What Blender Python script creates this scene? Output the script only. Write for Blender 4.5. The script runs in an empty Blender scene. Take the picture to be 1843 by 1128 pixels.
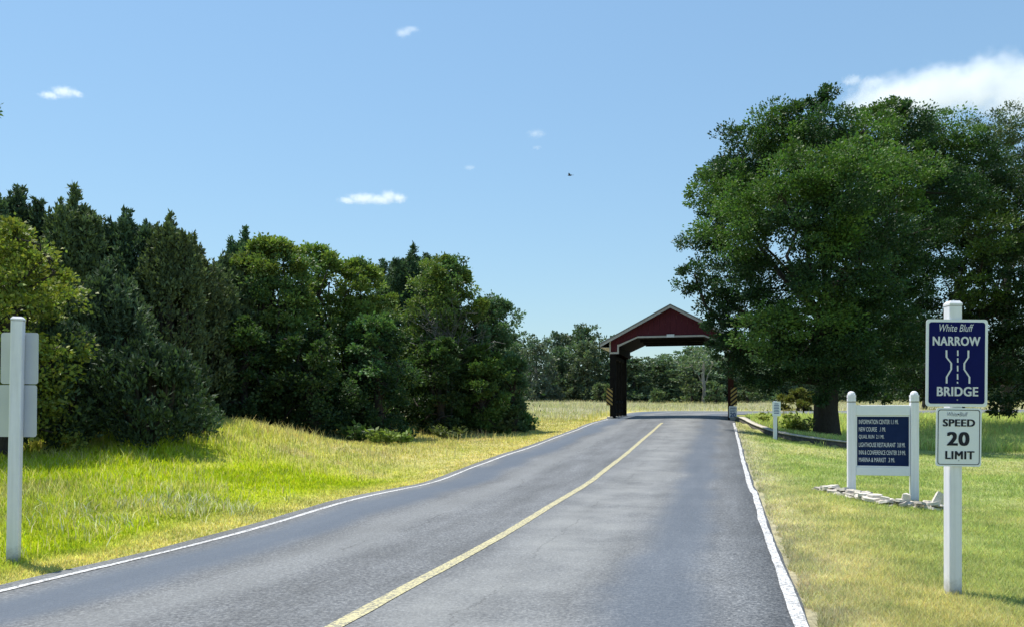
import bpy, bmesh, math, random
import numpy as np
from mathutils import Vector, Matrix, Euler

# ------------------------------------------------------------------ camera, light, exposure
scn = bpy.context.scene
col = scn.collection
F, UC, VH, EYE = 1500.0, 921.5, 732.0, 1.65          # focal length, centre column, horizon row (photo pixels), eye height

cam_d = bpy.data.cameras.new("camera")
cam = bpy.data.objects.new("camera", cam_d); col.objects.link(cam)
cam.location = (0, 0, EYE); cam.rotation_euler = (math.radians(90), 0, 0)
cam_d.sensor_width = 36; cam_d.lens = F / 1843 * 36
cam_d.shift_y = (VH - 564) / 1843
cam_d.clip_start = 0.1; cam_d.clip_end = 6000
scn.camera = cam

SUN_EL, SUN_AZ = math.radians(67), math.radians(-47)    # azimuth clockwise from +Y
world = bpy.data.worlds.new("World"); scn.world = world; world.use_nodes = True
wn, wl = world.node_tree.nodes, world.node_tree.links
wn.clear()
sky = wn.new("ShaderNodeTexSky"); sky.sky_type = 'NISHITA'; sky.sun_disc = False
sky.sun_elevation = SUN_EL; sky.sun_rotation = SUN_AZ
sky.air_density = 1.5; sky.dust_density = 0.0; sky.ozone_density = 4.0; sky.altitude = 0
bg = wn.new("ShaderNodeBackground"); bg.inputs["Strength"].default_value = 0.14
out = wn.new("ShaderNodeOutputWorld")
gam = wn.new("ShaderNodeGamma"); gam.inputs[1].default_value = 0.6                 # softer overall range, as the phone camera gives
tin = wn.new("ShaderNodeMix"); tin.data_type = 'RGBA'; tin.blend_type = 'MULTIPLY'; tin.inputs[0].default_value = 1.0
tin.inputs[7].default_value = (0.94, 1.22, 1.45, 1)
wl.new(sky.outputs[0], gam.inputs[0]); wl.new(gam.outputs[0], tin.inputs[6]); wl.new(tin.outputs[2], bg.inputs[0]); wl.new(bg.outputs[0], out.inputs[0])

sun_d = bpy.data.lights.new("sun", 'SUN'); sun_d.energy = 4.6; sun_d.angle = math.radians(0.53)
sun_d.color = (1.0, 0.95, 0.86)
sun = bpy.data.objects.new("sun", sun_d); col.objects.link(sun)
sdir = Vector((math.sin(SUN_AZ) * math.cos(SUN_EL), math.cos(SUN_AZ) * math.cos(SUN_EL), math.sin(SUN_EL)))
sun.rotation_euler = sdir.to_track_quat('Z', 'Y').to_euler(); sun.location = (-20, 30, 60)

vs = scn.view_settings
vs.view_transform = 'Standard'; vs.look = 'None'; vs.exposure = 0.5; vs.gamma = 1.0; vs.use_curve_mapping = False
scn.cycles.max_bounces = 14; scn.cycles.diffuse_bounces = 3; scn.cycles.glossy_bounces = 2
scn.cycles.transmission_bounces = 4; scn.cycles.volume_bounces = 14; scn.cycles.transparent_max_bounces = 6
scn.cycles.use_denoising = True

# ------------------------------------------------------------------ helpers
def px(u, v, Y):                                     # a measured photo point at a known depth -> metres
    return ((u - UC) / F * Y, Y, EYE - (v - VH) * Y / F)

def tag(o, label=None, cat=None, group=None, kind=None):
    if label: o["label"] = label
    if cat: o["category"] = cat
    if group: o["group"] = group
    if kind: o["kind"] = kind
    return o

def empty(name, loc, rotz=0, label=None, cat=None, group=None):
    o = bpy.data.objects.new(name, None); col.objects.link(o)
    o.location = loc; o.rotation_euler = (0, 0, rotz); o.empty_display_size = 0.3
    return tag(o, label, cat, group)

def link(name, me, parent=None, mat=None):
    o = bpy.data.objects.new(name, me); col.objects.link(o)
    if parent: o.parent = parent
    if mat and not me.materials: me.materials.append(mat)
    return o

def np_mesh(name, verts, faces, colors=None, smooth=False):
    """faces: (M,k) int array of equal sized polygons, or a list of such arrays"""
    me = bpy.data.meshes.new(name)
    verts = np.asarray(verts, np.float32)
    fl = faces if isinstance(faces, list) else [faces]
    fl = [np.asarray(f, np.int32) for f in fl if len(f)]
    loops = np.concatenate([f.ravel() for f in fl])
    sizes = np.concatenate([np.full(len(f), f.shape[1], np.int32) for f in fl])
    starts = np.concatenate([[0], np.cumsum(sizes)[:-1]]).astype(np.int32)
    me.vertices.add(len(verts)); me.vertices.foreach_set("co", verts.ravel())
    me.loops.add(len(loops)); me.loops.foreach_set("vertex_index", loops)
    me.polygons.add(len(sizes)); me.polygons.foreach_set("loop_start", starts)
    if colors is not None:
        a = me.attributes.new("col", 'FLOAT_COLOR', 'POINT')
        c = np.ones((len(verts), 4), np.float32); c[:, :3] = colors
        a.data.foreach_set("color", c.ravel())
    me.update(calc_edges=True)
    if smooth: me.polygons.foreach_set("use_smooth", np.ones(len(sizes), bool))
    return me

class MB:                                            # collects simple solids into one mesh
    def __init__(s): s.v, s.f = [], []
    def add(s, vs_, fs_):
        o = len(s.v); s.v += [tuple(p) for p in vs_]; s.f += [tuple(i + o for i in f) for f in fs_]; return s
    def box(s, c, d, rz=0, m=None):
        x, y, z = d[0] / 2, d[1] / 2, d[2] / 2
        q = [(-x,-y,-z),(x,-y,-z),(x,y,-z),(-x,y,-z),(-x,-y,z),(x,-y,z),(x,y,z),(-x,y,z)]
        ca, sa = math.cos(rz), math.sin(rz)
        q = [(c[0] + a*ca - b*sa, c[1] + a*sa + b*ca, c[2] + e) for a, b, e in q]
        return s.add(q, [(0,3,2,1),(4,5,6,7),(0,1,5,4),(1,2,6,5),(2,3,7,6),(3,0,4,7)])
    def prism(s, pts, y0, y1):                       # outline in x,z (counter-clockwise seen from -y), extruded in y
        n = len(pts)
        v = [(a, y0, b) for a, b in pts] + [(a, y1, b) for a, b in pts]
        f = [tuple(range(n)), tuple(range(2*n-1, n-1, -1))] + [(i, i+n, (i+1) % n + n, (i+1) % n) for i in range(n)]
        return s.add(v, f)
    def tube(s, pts, rad, n=7):
        v, f = tube_np(np.array(pts, float), np.array(rad, float), n)
        return s.add(v.tolist(), f.tolist())
    def build(s, name, mat, parent=None, bevel=0, smooth=False):
        me = bpy.data.meshes.new(name); me.from_pydata(s.v, [], s.f)
        if bevel:
            bm = bmesh.new(); bm.from_mesh(me)
            bmesh.ops.recalc_face_normals(bm, faces=bm.faces)
            bmesh.ops.bevel(bm, geom=bm.edges[:], offset=bevel, segments=1, affect='EDGES')
            bm.to_mesh(me); bm.free()
        if smooth:
            for p in me.polygons: p.use_smooth = True
        return link(name, me, parent, mat)

def tube_np(P, R, n=7):
    P = np.asarray(P, float); R = np.asarray(R, float); k = len(P)
    T = np.gradient(P, axis=0); T /= np.linalg.norm(T, axis=1, keepdims=True) + 1e-9
    ref = np.where(np.abs(T[:, 2:3]) > 0.9, np.array([[1., 0, 0]]), np.array([[0, 0, 1.]]))
    A = np.cross(T, ref); A /= np.linalg.norm(A, axis=1, keepdims=True) + 1e-9
    for i in range(1, k):
        if (A[i] * A[i-1]).sum() < 0: A[i] *= -1
    B = np.cross(T, A)
    t = np.linspace(0, 2*np.pi, n, endpoint=False)
    V = P[:, None] + R[:, None, None] * (A[:, None] * np.cos(t)[None, :, None] + B[:, None] * np.sin(t)[None, :, None])
    i = np.arange(k-1)[:, None]; j = np.arange(n)[None, :]; j2 = (j + 1) % n
    Q = np.stack([i*n + j, i*n + j2, (i+1)*n + j2, (i+1)*n + j], -1).reshape(-1, 4)
    return V.reshape(-1, 3), Q

def rrect(w, h, r, n=5, cx=0, cz=0):
    p = []
    for sx, sz, a0 in ((1, -1, -90), (1, 1, 0), (-1, 1, 90), (-1, -1, 180)):
        for k in range(n + 1):
            a = math.radians(a0 + 90 * k / n)
            p.append((cx + sx*(w/2 - r) + r*math.cos(a), cz + sz*(h/2 - r) + r*math.sin(a)))
    return p

def ring(mb, outer, inner, y0, y1):
    n = len(outer)
    v = [(a, y0, b) for a, b in outer] + [(a, y0, b) for a, b in inner] + [(a, y1, b) for a, b in outer] + [(a, y1, b) for a, b in inner]
    f = []
    for i in range(n):
        j = (i + 1) % n
        f += [(i, j, n+j, n+i), (2*n+i, 3*n+i, 3*n+j, 2*n+j), (i, 2*n+i, 2*n+j, j), (n+i, n+j, 3*n+j, 3*n+i)]
    return mb.add(v, f)

def vnoise(x, y, seed=0):                            # smooth value noise, 0..1
    x = np.asarray(x, float); y = np.asarray(y, float)
    xi, yi = np.floor(x).astype(np.int64), np.floor(y).astype(np.int64)
    fx, fy = x - xi, y - yi; fx = fx*fx*(3-2*fx); fy = fy*fy*(3-2*fy)
    def h(a, b):
        n = (a * 374761393 + b * 668265263 + seed * 974634777) & 0x7fffffff
        n = ((n ^ (n >> 13)) * 1274126177) & 0x7fffffff
        n = (n ^ (n >> 16)) & 0xffff
        return n / 65535.0
    return (h(xi, yi)*(1-fx) + h(xi+1, yi)*fx)*(1-fy) + (h(xi, yi+1)*(1-fx) + h(xi+1, yi+1)*fx)*fy
def fnoise(x, y, s, seed=0):
    return (vnoise(x/s, y/s, seed)*.55 + vnoise(x/s*2.1, y/s*2.1, seed+1)*.28 + vnoise(x/s*4.3, y/s*4.3, seed+2)*.17)
def sstep(a, b, x):
    t = np.clip((x - a) / (b - a), 0, 1); return t*t*(3-2*t)
def mixc(a, b, t):
    t = np.asarray(t)[..., None]; return np.asarray(a)*(1-t) + np.asarray(b)*t

# ------------------------------------------------------------------ materials
def mat(name, color=(.5, .5, .5), rough=.6, spec=.3, metal=0.0):
    m = bpy.data.materials.new(name); m.use_nodes = True
    b = m.node_tree.nodes["Principled BSDF"]
    b.inputs["Base Color"].default_value = (*color, 1); b.inputs["Roughness"].default_value = rough
    b.inputs["Specular IOR Level"].default_value = spec; b.inputs["Metallic"].default_value = metal
    return m

class NT:
    def __init__(s, m): s.t = m.node_tree; s.n = s.t.nodes; s.l = s.t.links; s.b = s.n.get("Principled BSDF")
    def new(s, k, **kw):
        n = s.n.new(k)
        for a, v in kw.items(): setattr(n, a, v)
        return n
    def link(s, a, b): s.l.new(a, b)
    def noise(s, vec, scale, detail=4, rough=.6):
        n = s.new("ShaderNodeTexNoise"); n.inputs["Scale"].default_value = scale
        n.inputs["Detail"].default_value = detail; n.inputs["Roughness"].default_value = rough
        if vec is not None: s.link(vec, n.inputs["Vector"])
        return n.outputs["Fac"]
    def ramp(s, fac, *stops):
        r = s.new("ShaderNodeValToRGB"); e = r.color_ramp.elements
        while len(e) < len(stops): e.new(.5)
        for k, (p, c) in enumerate(stops):
            e[k].position = p; e[k].color = (*c, 1) if hasattr(c, "__len__") else (c, c, c, 1)
        s.link(fac, r.inputs[0]); return r.outputs[0]
    def mix(s, fac, a, b, mode='MIX'):
        m = s.new("ShaderNodeMix", data_type='RGBA', blend_type=mode)
        for sock, v in ((m.inputs[0], fac), (m.inputs[6], a), (m.inputs[7], b)):
            if hasattr(v, "is_linked"): s.link(v, sock)
            elif hasattr(v, "__len__"): sock.default_value = (*v, 1)
            else: sock.default_value = v
        return m.outputs[2]
    def math(s, op, a, b=None, c=None):
        m = s.new("ShaderNodeMath", operation=op)
        for k, v in enumerate((a, b, c)):
            if v is None: continue
            if hasattr(v, "is_linked"): s.link(v, m.inputs[k])
            else: m.inputs[k].default_value = v
        return m.outputs[0]
    def bump(s, h, strength=.3, dist=.02):
        b = s.new("ShaderNodeBump"); b.inputs["Strength"].default_value = strength; b.inputs["Distance"].default_value = dist
        s.link(h, b.inputs["Height"]); s.link(b.outputs[0], s.b.inputs["Normal"])

def noisy(name, c1, c2, scale=8, rough=.7, bump=.2, spec=.3, stretch=None, dist=.01):
    m = mat(name, c1, rough, spec); t = NT(m)
    v = t.new("ShaderNodeTexCoord").outputs["Object"]
    if stretch:
        mp = t.new("ShaderNodeMapping"); mp.inputs["Scale"].default_value = stretch; t.link(v, mp.inputs[0]); v = mp.outputs[0]
    f = t.noise(v, scale, 6, .65)
    t.link(t.ramp(f, (.3, c1), (.7, c2)), t.b.inputs["Base Color"])
    if bump: t.bump(f, bump, dist)
    return m

def leaf_mat(name, trans=.35, rough=.55, tint=(1.1, 1.25, .6), spec=.25):
    m = mat(name, (.05, .1, .02), rough, spec); t = NT(m)
    a = t.new("ShaderNodeAttribute", attribute_name="col").outputs["Color"]
    oi = t.new("ShaderNodeObjectInfo").outputs["Random"]
    k = t.new("ShaderNodeHueSaturation"); t.link(a, k.inputs["Color"])
    t.link(t.math('MULTIPLY_ADD', oi, .3, .85), k.inputs["Value"])
    t.link(t.math('MULTIPLY_ADD', oi, .02, .49), k.inputs["Hue"])
    c = k.outputs[0]
    t.link(c, t.b.inputs["Base Color"])
    tr = t.new("ShaderNodeBsdfTranslucent"); t.link(t.mix(1.0, c, tint, 'MULTIPLY'), tr.inputs[0])
    mx = t.new("ShaderNodeMixShader"); mx.inputs[0].default_value = trans
    t.link(t.b.outputs[0], mx.inputs[1]); t.link(tr.outputs[0], mx.inputs[2])
    t.link(mx.outputs[0], t.n["Material Output"].inputs[0])
    return m

M_leaf = leaf_mat("leaf", .28); M_needle = leaf_mat("needle", .2, .7); M_grass = leaf_mat("grass_blade", .48, .7, (1.12, 1.15, .7))
M_bark = noisy("bark", (.025, .021, .018), (.065, .055, .046), 9, .9, .8, stretch=(3, 3, .6), dist=.04)
M_palebark = noisy("pale_bark", (.22, .2, .17), (.38, .36, .32), 6, .9, .5, stretch=(3, 3, .6))
M_greybark = noisy("grey_dead_bark", (.10, .095, .09), (.19, .18, .17), 6, .9, .5, stretch=(3, 3, .6))
M_white = noisy("white_vinyl", (.74, .765, .82), (.79, .815, .86), 14, .45, .05, .4)
M_trim = noisy("pale_trim_paint", (.44, .42, .41), (.54, .52, .50), 7, .6, .1)
M_red = noisy("barn_red_paint", (.085, .020, .030), (.115, .028, .040), 5, .8, .25, .12, stretch=(6, 6, .7))
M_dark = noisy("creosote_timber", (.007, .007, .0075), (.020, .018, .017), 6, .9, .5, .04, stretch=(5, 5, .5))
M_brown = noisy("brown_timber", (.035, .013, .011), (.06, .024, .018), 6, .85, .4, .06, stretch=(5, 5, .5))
M_roof = noisy("grey_roof_metal", (.2, .2, .2), (.28, .28, .27), 3, .5, .1)
M_navy = noisy("navy_sheeting", (.0035, .006, .080), (.0045, .008, .098), 5, .6, .0, .10)
M_panel = noisy("navy_board", (.007, .018, .070), (.010, .024, .088), 6, .65, .05, .10)
M_letter = mat("white_lettering", (.66, .67, .72), .5, .3)
M_dirletter = mat("worn_white_lettering", (.72, .74, .78), .6, .3)
M_signwhite = noisy("white_sheeting", (.76, .785, .83), (.81, .83, .87), 4, .4, .0, .4)
M_black = mat("black_lettering", (.006, .007, .02), .5, .3)
M_grey = mat("grey_lettering", (.25, .27, .32), .5, .3)
M_alu = noisy("aluminium_back", (.50, .52, .56), (.56, .58, .62), 3, .45, .03, .5)
M_bolt = mat("steel_bolt", (.3, .3, .32), .4, .5, .8)
M_conc = noisy("pale_concrete", (.42, .39, .33), (.55, .51, .45), 5, .9, .4)
M_wallface = noisy("dark_stacked_stone", (.05, .048, .042), (.13, .12, .10), 7, .95, .6, .1, dist=.03)
M_stone = noisy("limestone", (.50, .45, .38), (.76, .71, .64), 7, .9, .6, dist=.02)
M_stone2 = noisy("weathered_limestone", (.30, .27, .24), (.58, .53, .47), 9, .9, .6, dist=.02)

# ------------------------------------------------------------------ road axis and terrain
TAN = 0.2525                                          # straight run: X = -2.893 + TAN*Y
HD = math.atan(TAN)
def axis_path():
    P = [(-2.893 + TAN*y, y) for y in np.arange(-14, 54.6, .5)]
    x, y = P[-1]; h = HD; R = 10.8; ds = .5
    while h < math.radians(88):
        h += ds / R; x += math.sin(h)*ds; y += math.cos(h)*ds; P.append((x, y))
    for k in range(130):
        h += math.radians(.06); x += math.sin(h)*ds*1.2; y += math.cos(h)*ds*1.2; P.append((x, y))
    return np.array(P)
AX = axis_path()
AXD = np.gradient(AX, axis=0); AXD /= np.linalg.norm(AXD, axis=1, keepdims=True)
AXN = np.stack([AXD[:, 1], -AXD[:, 0]], 1)            # to the right of travel
AXS = np.concatenate([[0], np.cumsum(np.linalg.norm(np.diff(AX, axis=0), axis=1))])

def lat(x, y):                                        # signed distance from the road axis (right positive)
    x = np.asarray(x, float).ravel(); y = np.asarray(y, float).ravel(); o = np.empty(len(x))
    for s in range(0, len(x), 20000):
        dx = x[s:s+20000, None] - AX[None, :, 0]; dy = y[s:s+20000, None] - AX[None, :, 1]
        i = (dx*dx + dy*dy).argmin(1); r = np.arange(len(i))
        a, b = dx[r, i], dy[r, i]
        side = a*AXN[i, 0] + b*AXN[i, 1]; d = np.hypot(a, b)
        o[s:s+20000] = np.where(np.abs(side) < d*.999, np.sign(side)*d, side)
    return o

CP = []
for y, z in ((-12, 0), (-5, 0), (0, 0), (4, 0), (8, -.01), (12, -.02), (17, -.02), (21, .07), (27, .27), (32.3, .47), (38, .69), (45, .91), (50, 1.04), (55, 1.12)):
    for s in (-3.6, 3.5):
        CP.append((-2.893 + TAN*y + s*math.cos(HD), y - s*math.sin(HD)*.0, z))
CP += [(17, 62, 1.22), (20, 58.5, 1.16), (21, 66, 1.30), (30, 59, 1.22), (30, 66, 1.34), (45, 60, 1.3), (60, 60, 1.4), (60, 67, 1.5)]
# right of the road
CP += [(3.87, 7.3, .016), (6.15, 15.1, .05), (7.16, 14.85, -.04), (12, 8, -.05), (25, 10, -.1), (12, 20, -.08), (10.5, 26, -.05), (10.4, 33, .36),
       (18, 31, -.1), (14.3, 38, -.15), (20, 44, .15), (28, 32, -.1), (40, 30, 0), (60, 40, .6), (13.2, 46, .72), (16, 50, .72), (25, 53, .9), (40, 50, .8),
       (12.0, 40, .50), (8.2, 24, .02), (10, 95, 2.28), (40, 95, 2.25), (70, 95, 2.4), (-10, 100, 2.58), (-35, 100, 2.7), (20, 80, 1.75), (50, 80, 1.85)]
# left of the road
CP += [(-5.385, 9.0, -.006), (-9.1, 19, .73), (-9.8, 16, .42), (-7.9, 19, .74), (-7.9, 22, 1.08), (-7.1, 24, 1.0), (-5.6, 26, .56), (-3.8, 26, .46),
       (.2, 37, .6), (-5.8, 14, .27), (-4.1, 19, .06), (-2.6, 22, .12), (-12, 30, .9), (-5, 40, .95), (3, 50, 1.12), (3.1, 60, 1.53), (-20, 25, 1.1), (-30, 60, 1.9), (-15, 10, .5), (-15, 0, .25),
       (-3.0, 30, .42), (-1, 34, .5), (-8, 70, 1.8), (-14, 20, .9)]
CP += [(x, y, z) for x, y, z in ((-150, 0, 2), (150, 0, 1), (-150, 150, 5), (0, 160, 4.5), (60, 160, 4.5), (160, 160, 5), (0, -60, 0), (-60, -60, 0), (60, -60, 0),
       (-400, 400, 12), (0, 420, 11), (400, 400, 12), (-400, -300, 3), (400, -300, 3))]
CP = np.array(CP, float)
def _k(x, y): 
    return np.sqrt((x[:, None] - CP[None, :, 0])**2 + (y[:, None] - CP[None, :, 1])**2 + 2.5)
_n = len(CP); _A = np.ones((_n+1, _n+1)); _A[:_n, :_n] = -_k(CP[:, 0], CP[:, 1]) ; _A[_n, _n] = 0
_A[:_n, :_n] += np.eye(_n) * -.02
_W = np.linalg.solve(_A, np.append(CP[:, 2], 0))
def gz(x, y):
    x = np.asarray(x, float); y = np.asarray(y, float); sh = x.shape; x = x.ravel(); y = y.ravel(); o = np.empty(len(x))
    for s in range(0, len(x), 20000):
        o[s:s+20000] = -_k(x[s:s+20000], y[s:s+20000]) @ _W[:_n] + _W[_n]
    return o.reshape(sh)
gz_base = gz
_wc = np.array([(12.35, 46.4), (12.05, 43), (11.6, 39.4), (11.25, 36.3), (11.15, 34.0), (11.5, 32.2), (12.5, 31.1), (14, 30.5), (16, 30.2), (19, 30.0), (25, 30.0), (36, 30.6)])
_wl = np.concatenate([[0], np.cumsum(np.linalg.norm(np.diff(_wc, axis=0), axis=1))])
WS = np.arange(0, _wl[-1], .15)
WP = np.stack([np.interp(WS, _wl, _wc[:, k]) for k in (0, 1)], 1)
_kr = np.ones(13)/13
WP = np.stack([np.convolve(np.pad(WP[:, k], 6, 'reflect', reflect_type='odd'), _kr, 'valid') for k in (0, 1)], 1)
WD = np.gradient(WP, axis=0); WD /= np.linalg.norm(WD, axis=1, keepdims=True); WN = np.stack([-WD[:, 1], WD[:, 0]], 1)     # towards the higher side
def gz(x, y):
    x = np.asarray(x, float); y = np.asarray(y, float); z = gz_base(x, y); sh = x.shape; xf = x.ravel(); yf = y.ravel(); zf = z.ravel().copy()
    m = np.where((xf > 9) & (xf < 60) & (yf > 27) & (yf < 62))[0]
    for s in range(0, len(m), 10000):
        i = m[s:s+10000]; dx = xf[i, None] - WP[None, :, 0]; dy = yf[i, None] - WP[None, :, 1]
        j = (dx*dx + dy*dy).argmin(1); q = np.arange(len(i)); d = dx[q, j]*WN[j, 0] + dy[q, j]*WN[j, 1]
        zf[i] += .24*(1 - .75*sstep(17, 19.5, WS[j]))*sstep(-.08, .12, d)*sstep(-.5, 3, WS[j])*sstep(60, 50, yf[i])*sstep(58, 40, xf[i])
    return zf.reshape(sh)
def gz1(x, y): return float(gz(np.array([x]), np.array([y]))[0])

# base colours of the grasses (albedo), by place
G_GREEN, G_VIVID, G_DRY, G_OLIVE = (.30, .34, .06), (.41, .475, .018), (.60, .525, .22), (.33, .31, .09)
G_LAWN, G_LAWN2, G_PALE = (.335, .41, .135), (.55, .51, .25), (.62, .56, .38)
def ground_colour(x, y):
    L = lat(x, y)
    n1 = fnoise(x, y, 3.2, 3); n2 = fnoise(x, y, 1.1, 9); n3 = fnoise(x, y, 7, 17)
    # right: mown lawn, drier towards the road and the camera
    c = mixc(G_LAWN, G_LAWN2, np.clip(sstep(.42, .72, n1*.6 + n2*.4)*.6 + .58*sstep(4.2, .2, (L - 3.5))*sstep(.1, .55, n2 + .25)*sstep(26, 7, y), 0, 1))
    c = mixc(c, G_PALE, sstep(1.2, .2, L - 3.45 + (n2-.5)*1.1)*.6*sstep(60, 45, y))
    c = mixc(c, (.26, .245, .21), sstep(.36, .02, L - 3.45 + (fnoise(x, y, .5, 64)-.5)*.8)*.5*sstep(60, 45, y))
    c = mixc(c, (.30, .32, .08), sstep(30.5, 33, y)*sstep(10, 13, x)*.8)
    # left: vivid tall grass on the bank, brown seed heads further on, a dry strip at the edge
    d = -L - 3.5
    cl = mixc(G_VIVID, G_GREEN, sstep(.45, .7, n1))
    cl = mixc(cl, (.56, .49, .235), np.clip(sstep(13, 22, y + x*.25 + (n3-.5)*9 + (n2-.5)*5)*.78 + sstep(.58, .78, n2)*.35, 0, 1))
    cl = mixc(cl, G_VIVID, sstep(.35, .75, n2)*.28*sstep(2.2, 1.2, d)*sstep(.5, 1.0, d))
    cl = mixc(cl, G_DRY, sstep(1.3, .35, d + (n2-.5)*1.1)*.85)
    left = L < 0
    fine = (fnoise(x, y, .38, 51) - .5)[:, None]*np.array([.75, .6, .75])
    c = np.where(left[:, None], cl, c)
    # the field beyond the road
    fld = mixc((.45, .43, .29), (.38, .36, .24), n3); fld = mixc(fld, (.34, .35, .11), sstep(.55, .75, n1)*.6)
    k = np.where(left, sstep(40, 50, y)*sstep(.6, 2.0, d), sstep(66, 68, y))
    return np.clip(mixc(c, fld, k)*(1 + fine), .01, .8)

def grid_lines(a, b, st, far):
    c = list(np.arange(a, b + .01, st)); s = st; x = b
    while x < far: s *= 1.22; x += s; c.append(x)
    s = st; x = a
    while x > -far: s *= 1.22; x -= s; c.insert(0, x)
    return np.array(c)
gx = grid_lines(-16, 34, .4, 2600); gy = grid_lines(-6, 72, .4, 3200)
GX, GY = np.meshgrid(gx, gy); GXr, GYr = GX.ravel(), GY.ravel()
Lg = lat(GXr, GYr)
GZ = gz(GXr, GYr) + (fnoise(GXr, GYr, 1.3, 5) - .5)*.06*sstep(3.7, 5, np.abs(Lg))
GZ -= .07*(1 - sstep(2.9, 3.35, np.abs(Lg)))
nx, ny = len(gx), len(gy)
ii = (np.arange(ny-1)[:, None]*nx + np.arange(nx-1)[None, :]).ravel()
gcol = ground_colour(GXr, GYr)
gme = np_mesh("ground", np.stack([GXr, GYr, GZ], 1), np.stack([ii, ii+1, ii+1+nx, ii+nx], 1), gcol, True)
M_ground = mat("turf_soil", (.2, .2, .1), .95, .1); t = NT(M_ground)
a = t.new("ShaderNodeAttribute", attribute_name="col").outputs["Color"]
gp = t.new("ShaderNodeNewGeometry").outputs["Position"]
f1 = t.noise(gp, 14, 6, .7); f2 = t.noise(gp, 2.2, 5, .6)
c = t.mix(1.0, a, t.ramp(f1, (.25, .45), (.75, 1.25)), 'MULTIPLY')
c = t.mix(1.0, c, t.ramp(f2, (.3, (.75, .78, .8)), (.7, (1.12, 1.08, 1.0))), 'MULTIPLY')
t.link(c, t.b.inputs["Base Color"]); t.bump(f1, .8, .05)
tag(link("ground", gme, None, M_ground), kind='structure')

# ------------------------------------------------------------------ road
def strip(name, l0, l1, s0, s1, dz, m, jit=0, seed=0, nl=2, skirt=False, parent=None, step=.5):
    S = np.arange(s0, s1, step)
    cx = np.interp(S, AXS, AX[:, 0]); cy = np.interp(S, AXS, AX[:, 1]); nxn = np.interp(S, AXS, AXN[:, 0]); nyn = np.interp(S, AXS, AXN[:, 1])
    Lr = np.linspace(l0, l1, nl)[None, :].repeat(len(S), 0).copy()
    if jit:
        Lr[:, 0] += (fnoise(S, S*0+seed, .9, seed) - .5)*2*jit; Lr[:, -1] += (fnoise(S, S*0+seed+7, .8, seed+4) - .5)*2*jit
    if skirt:
        Lr = np.concatenate([Lr[:, :1]-.03, Lr, Lr[:, -1:]+.03], 1)
    X = cx[:, None] + nxn[:, None]*Lr; Y = cy[:, None] + nyn[:, None]*Lr
    Z = gz(X, Y) + dz
    if skirt: Z[:, 0] -= .1; Z[:, -1] -= .1
    n = Lr.shape[1]; i = (np.arange(len(S)-1)[:, None]*n + np.arange(n-1)[None, :]).ravel()
    me = np_mesh(name, np.stack([X, Y, Z], -1).reshape(-1, 3), np.stack([i, i+1, i+1+n, i+n], 1), None, True)
    uv = me.uv_layers.new(name="UVMap")
    vi = np.empty(len(me.loops), np.int32); me.loops.foreach_get("vertex_index", vi)
    U = np.stack([Lr.ravel(), np.repeat(S, n)], 1)[vi]
    uv.data.foreach_set("uv", U.astype(np.float32).ravel())
    return link(name, me, parent, m)

M_asph = mat("asphalt", (.1, .1, .1), .8, .35); t = NT(M_asph)
uvn = t.new("ShaderNodeUVMap").outputs[0]
sep = t.new("ShaderNodeSeparateXYZ"); t.link(uvn, sep.inputs[0]); LA, LO = sep.outputs[0], sep.outputs[1]
mp = t.new("ShaderNodeMapping"); mp.inputs["Scale"].default_value = (1, .12, 1); t.link(uvn, mp.inputs[0])
streak = t.noise(mp.outputs[0], 1.9, 5, .6); wob = t.noise(uvn, .35, 3, .5)
lw = t.math('ADD', LA, t.math('MULTIPLY_ADD', wob, .9, -.45))
def band(c0, w):
    d = t.math('ABSOLUTE', t.math('SUBTRACT', lw, c0)); m_ = t.new("ShaderNodeMapRange", interpolation_type='SMOOTHSTEP')
    t.link(d, m_.inputs[0]); m_.inputs[1].default_value = w; m_.inputs[2].default_value = w*.25; return m_.outputs[0]
agg = t.new("ShaderNodeTexVoronoi"); agg.inputs["Scale"].default_value = 40; t.link(uvn, agg.inputs["Vector"])
grain = t.noise(uvn, 26, 4, .8); med = t.noise(uvn, 7, 5, .65); big = t.noise(uvn, .8, 4, .6)
base = t.ramp(grain, (.34, (.034, .036, .043)), (.5, (.112, .115, .121)), (.67, (.29, .287, .278)))
base = t.mix(.3, base, t.ramp(agg.outputs["Color"], (.1, (.07, .072, .078)), (.9, (.19, .188, .185))))
base = t.mix(1.0, base, t.ramp(med, (.25, .8), (.75, 1.2)), 'MULTIPLY')
base = t.mix(1.0, base, t.ramp(big, (.3, .88), (.7, 1.14)), 'MULTIPLY')
base = t.mix(1.0, base, t.ramp(streak, (.3, .76), (.7, 1.24)), 'MULTIPLY')
smooth_tar = t.mix(t.math('MULTIPLY', streak, .5), (.068, .088, .120), (.100, .118, .146))
base = t.mix(t.math('MULTIPLY', band(-2.75, .62), .8), base, smooth_tar)
base = t.mix(t.math('MULTIPLY', band(2.25, .6), .6), base, smooth_tar)
base = t.mix(t.math('MULTIPLY', t.math('MULTIPLY', band(.95, 1.15), .75), t.ramp(big, (.35, .25), (.65, 1.0))), base, t.mix(grain, (.17, .167, .16), (.32, .315, .30)))
base = t.mix(t.math('MULTIPLY', band(-1.75, .5), .4), base, t.mix(grain, (.15, .15, .148), (.29, .288, .28)))
mc = t.new("ShaderNodeMapping"); mc.inputs["Scale"].default_value = (1, 1, 1); t.link(uvn, mc.inputs[0])
cw = t.math('MULTIPLY_ADD', t.noise(uvn, .55, 8, .75), 1.1, -.55)
crk = t.math('ABSOLUTE', t.math('SUBTRACT', t.math('ADD', LA, cw), -1.45))
cm = t.math('MULTIPLY', t.math('LESS_THAN', crk, .012), t.math('GREATER_THAN', t.noise(uvn, .5, 2), .5))
base = t.mix(t.math('MULTIPLY', cm, .5), base, (.03, .03, .03))
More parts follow.
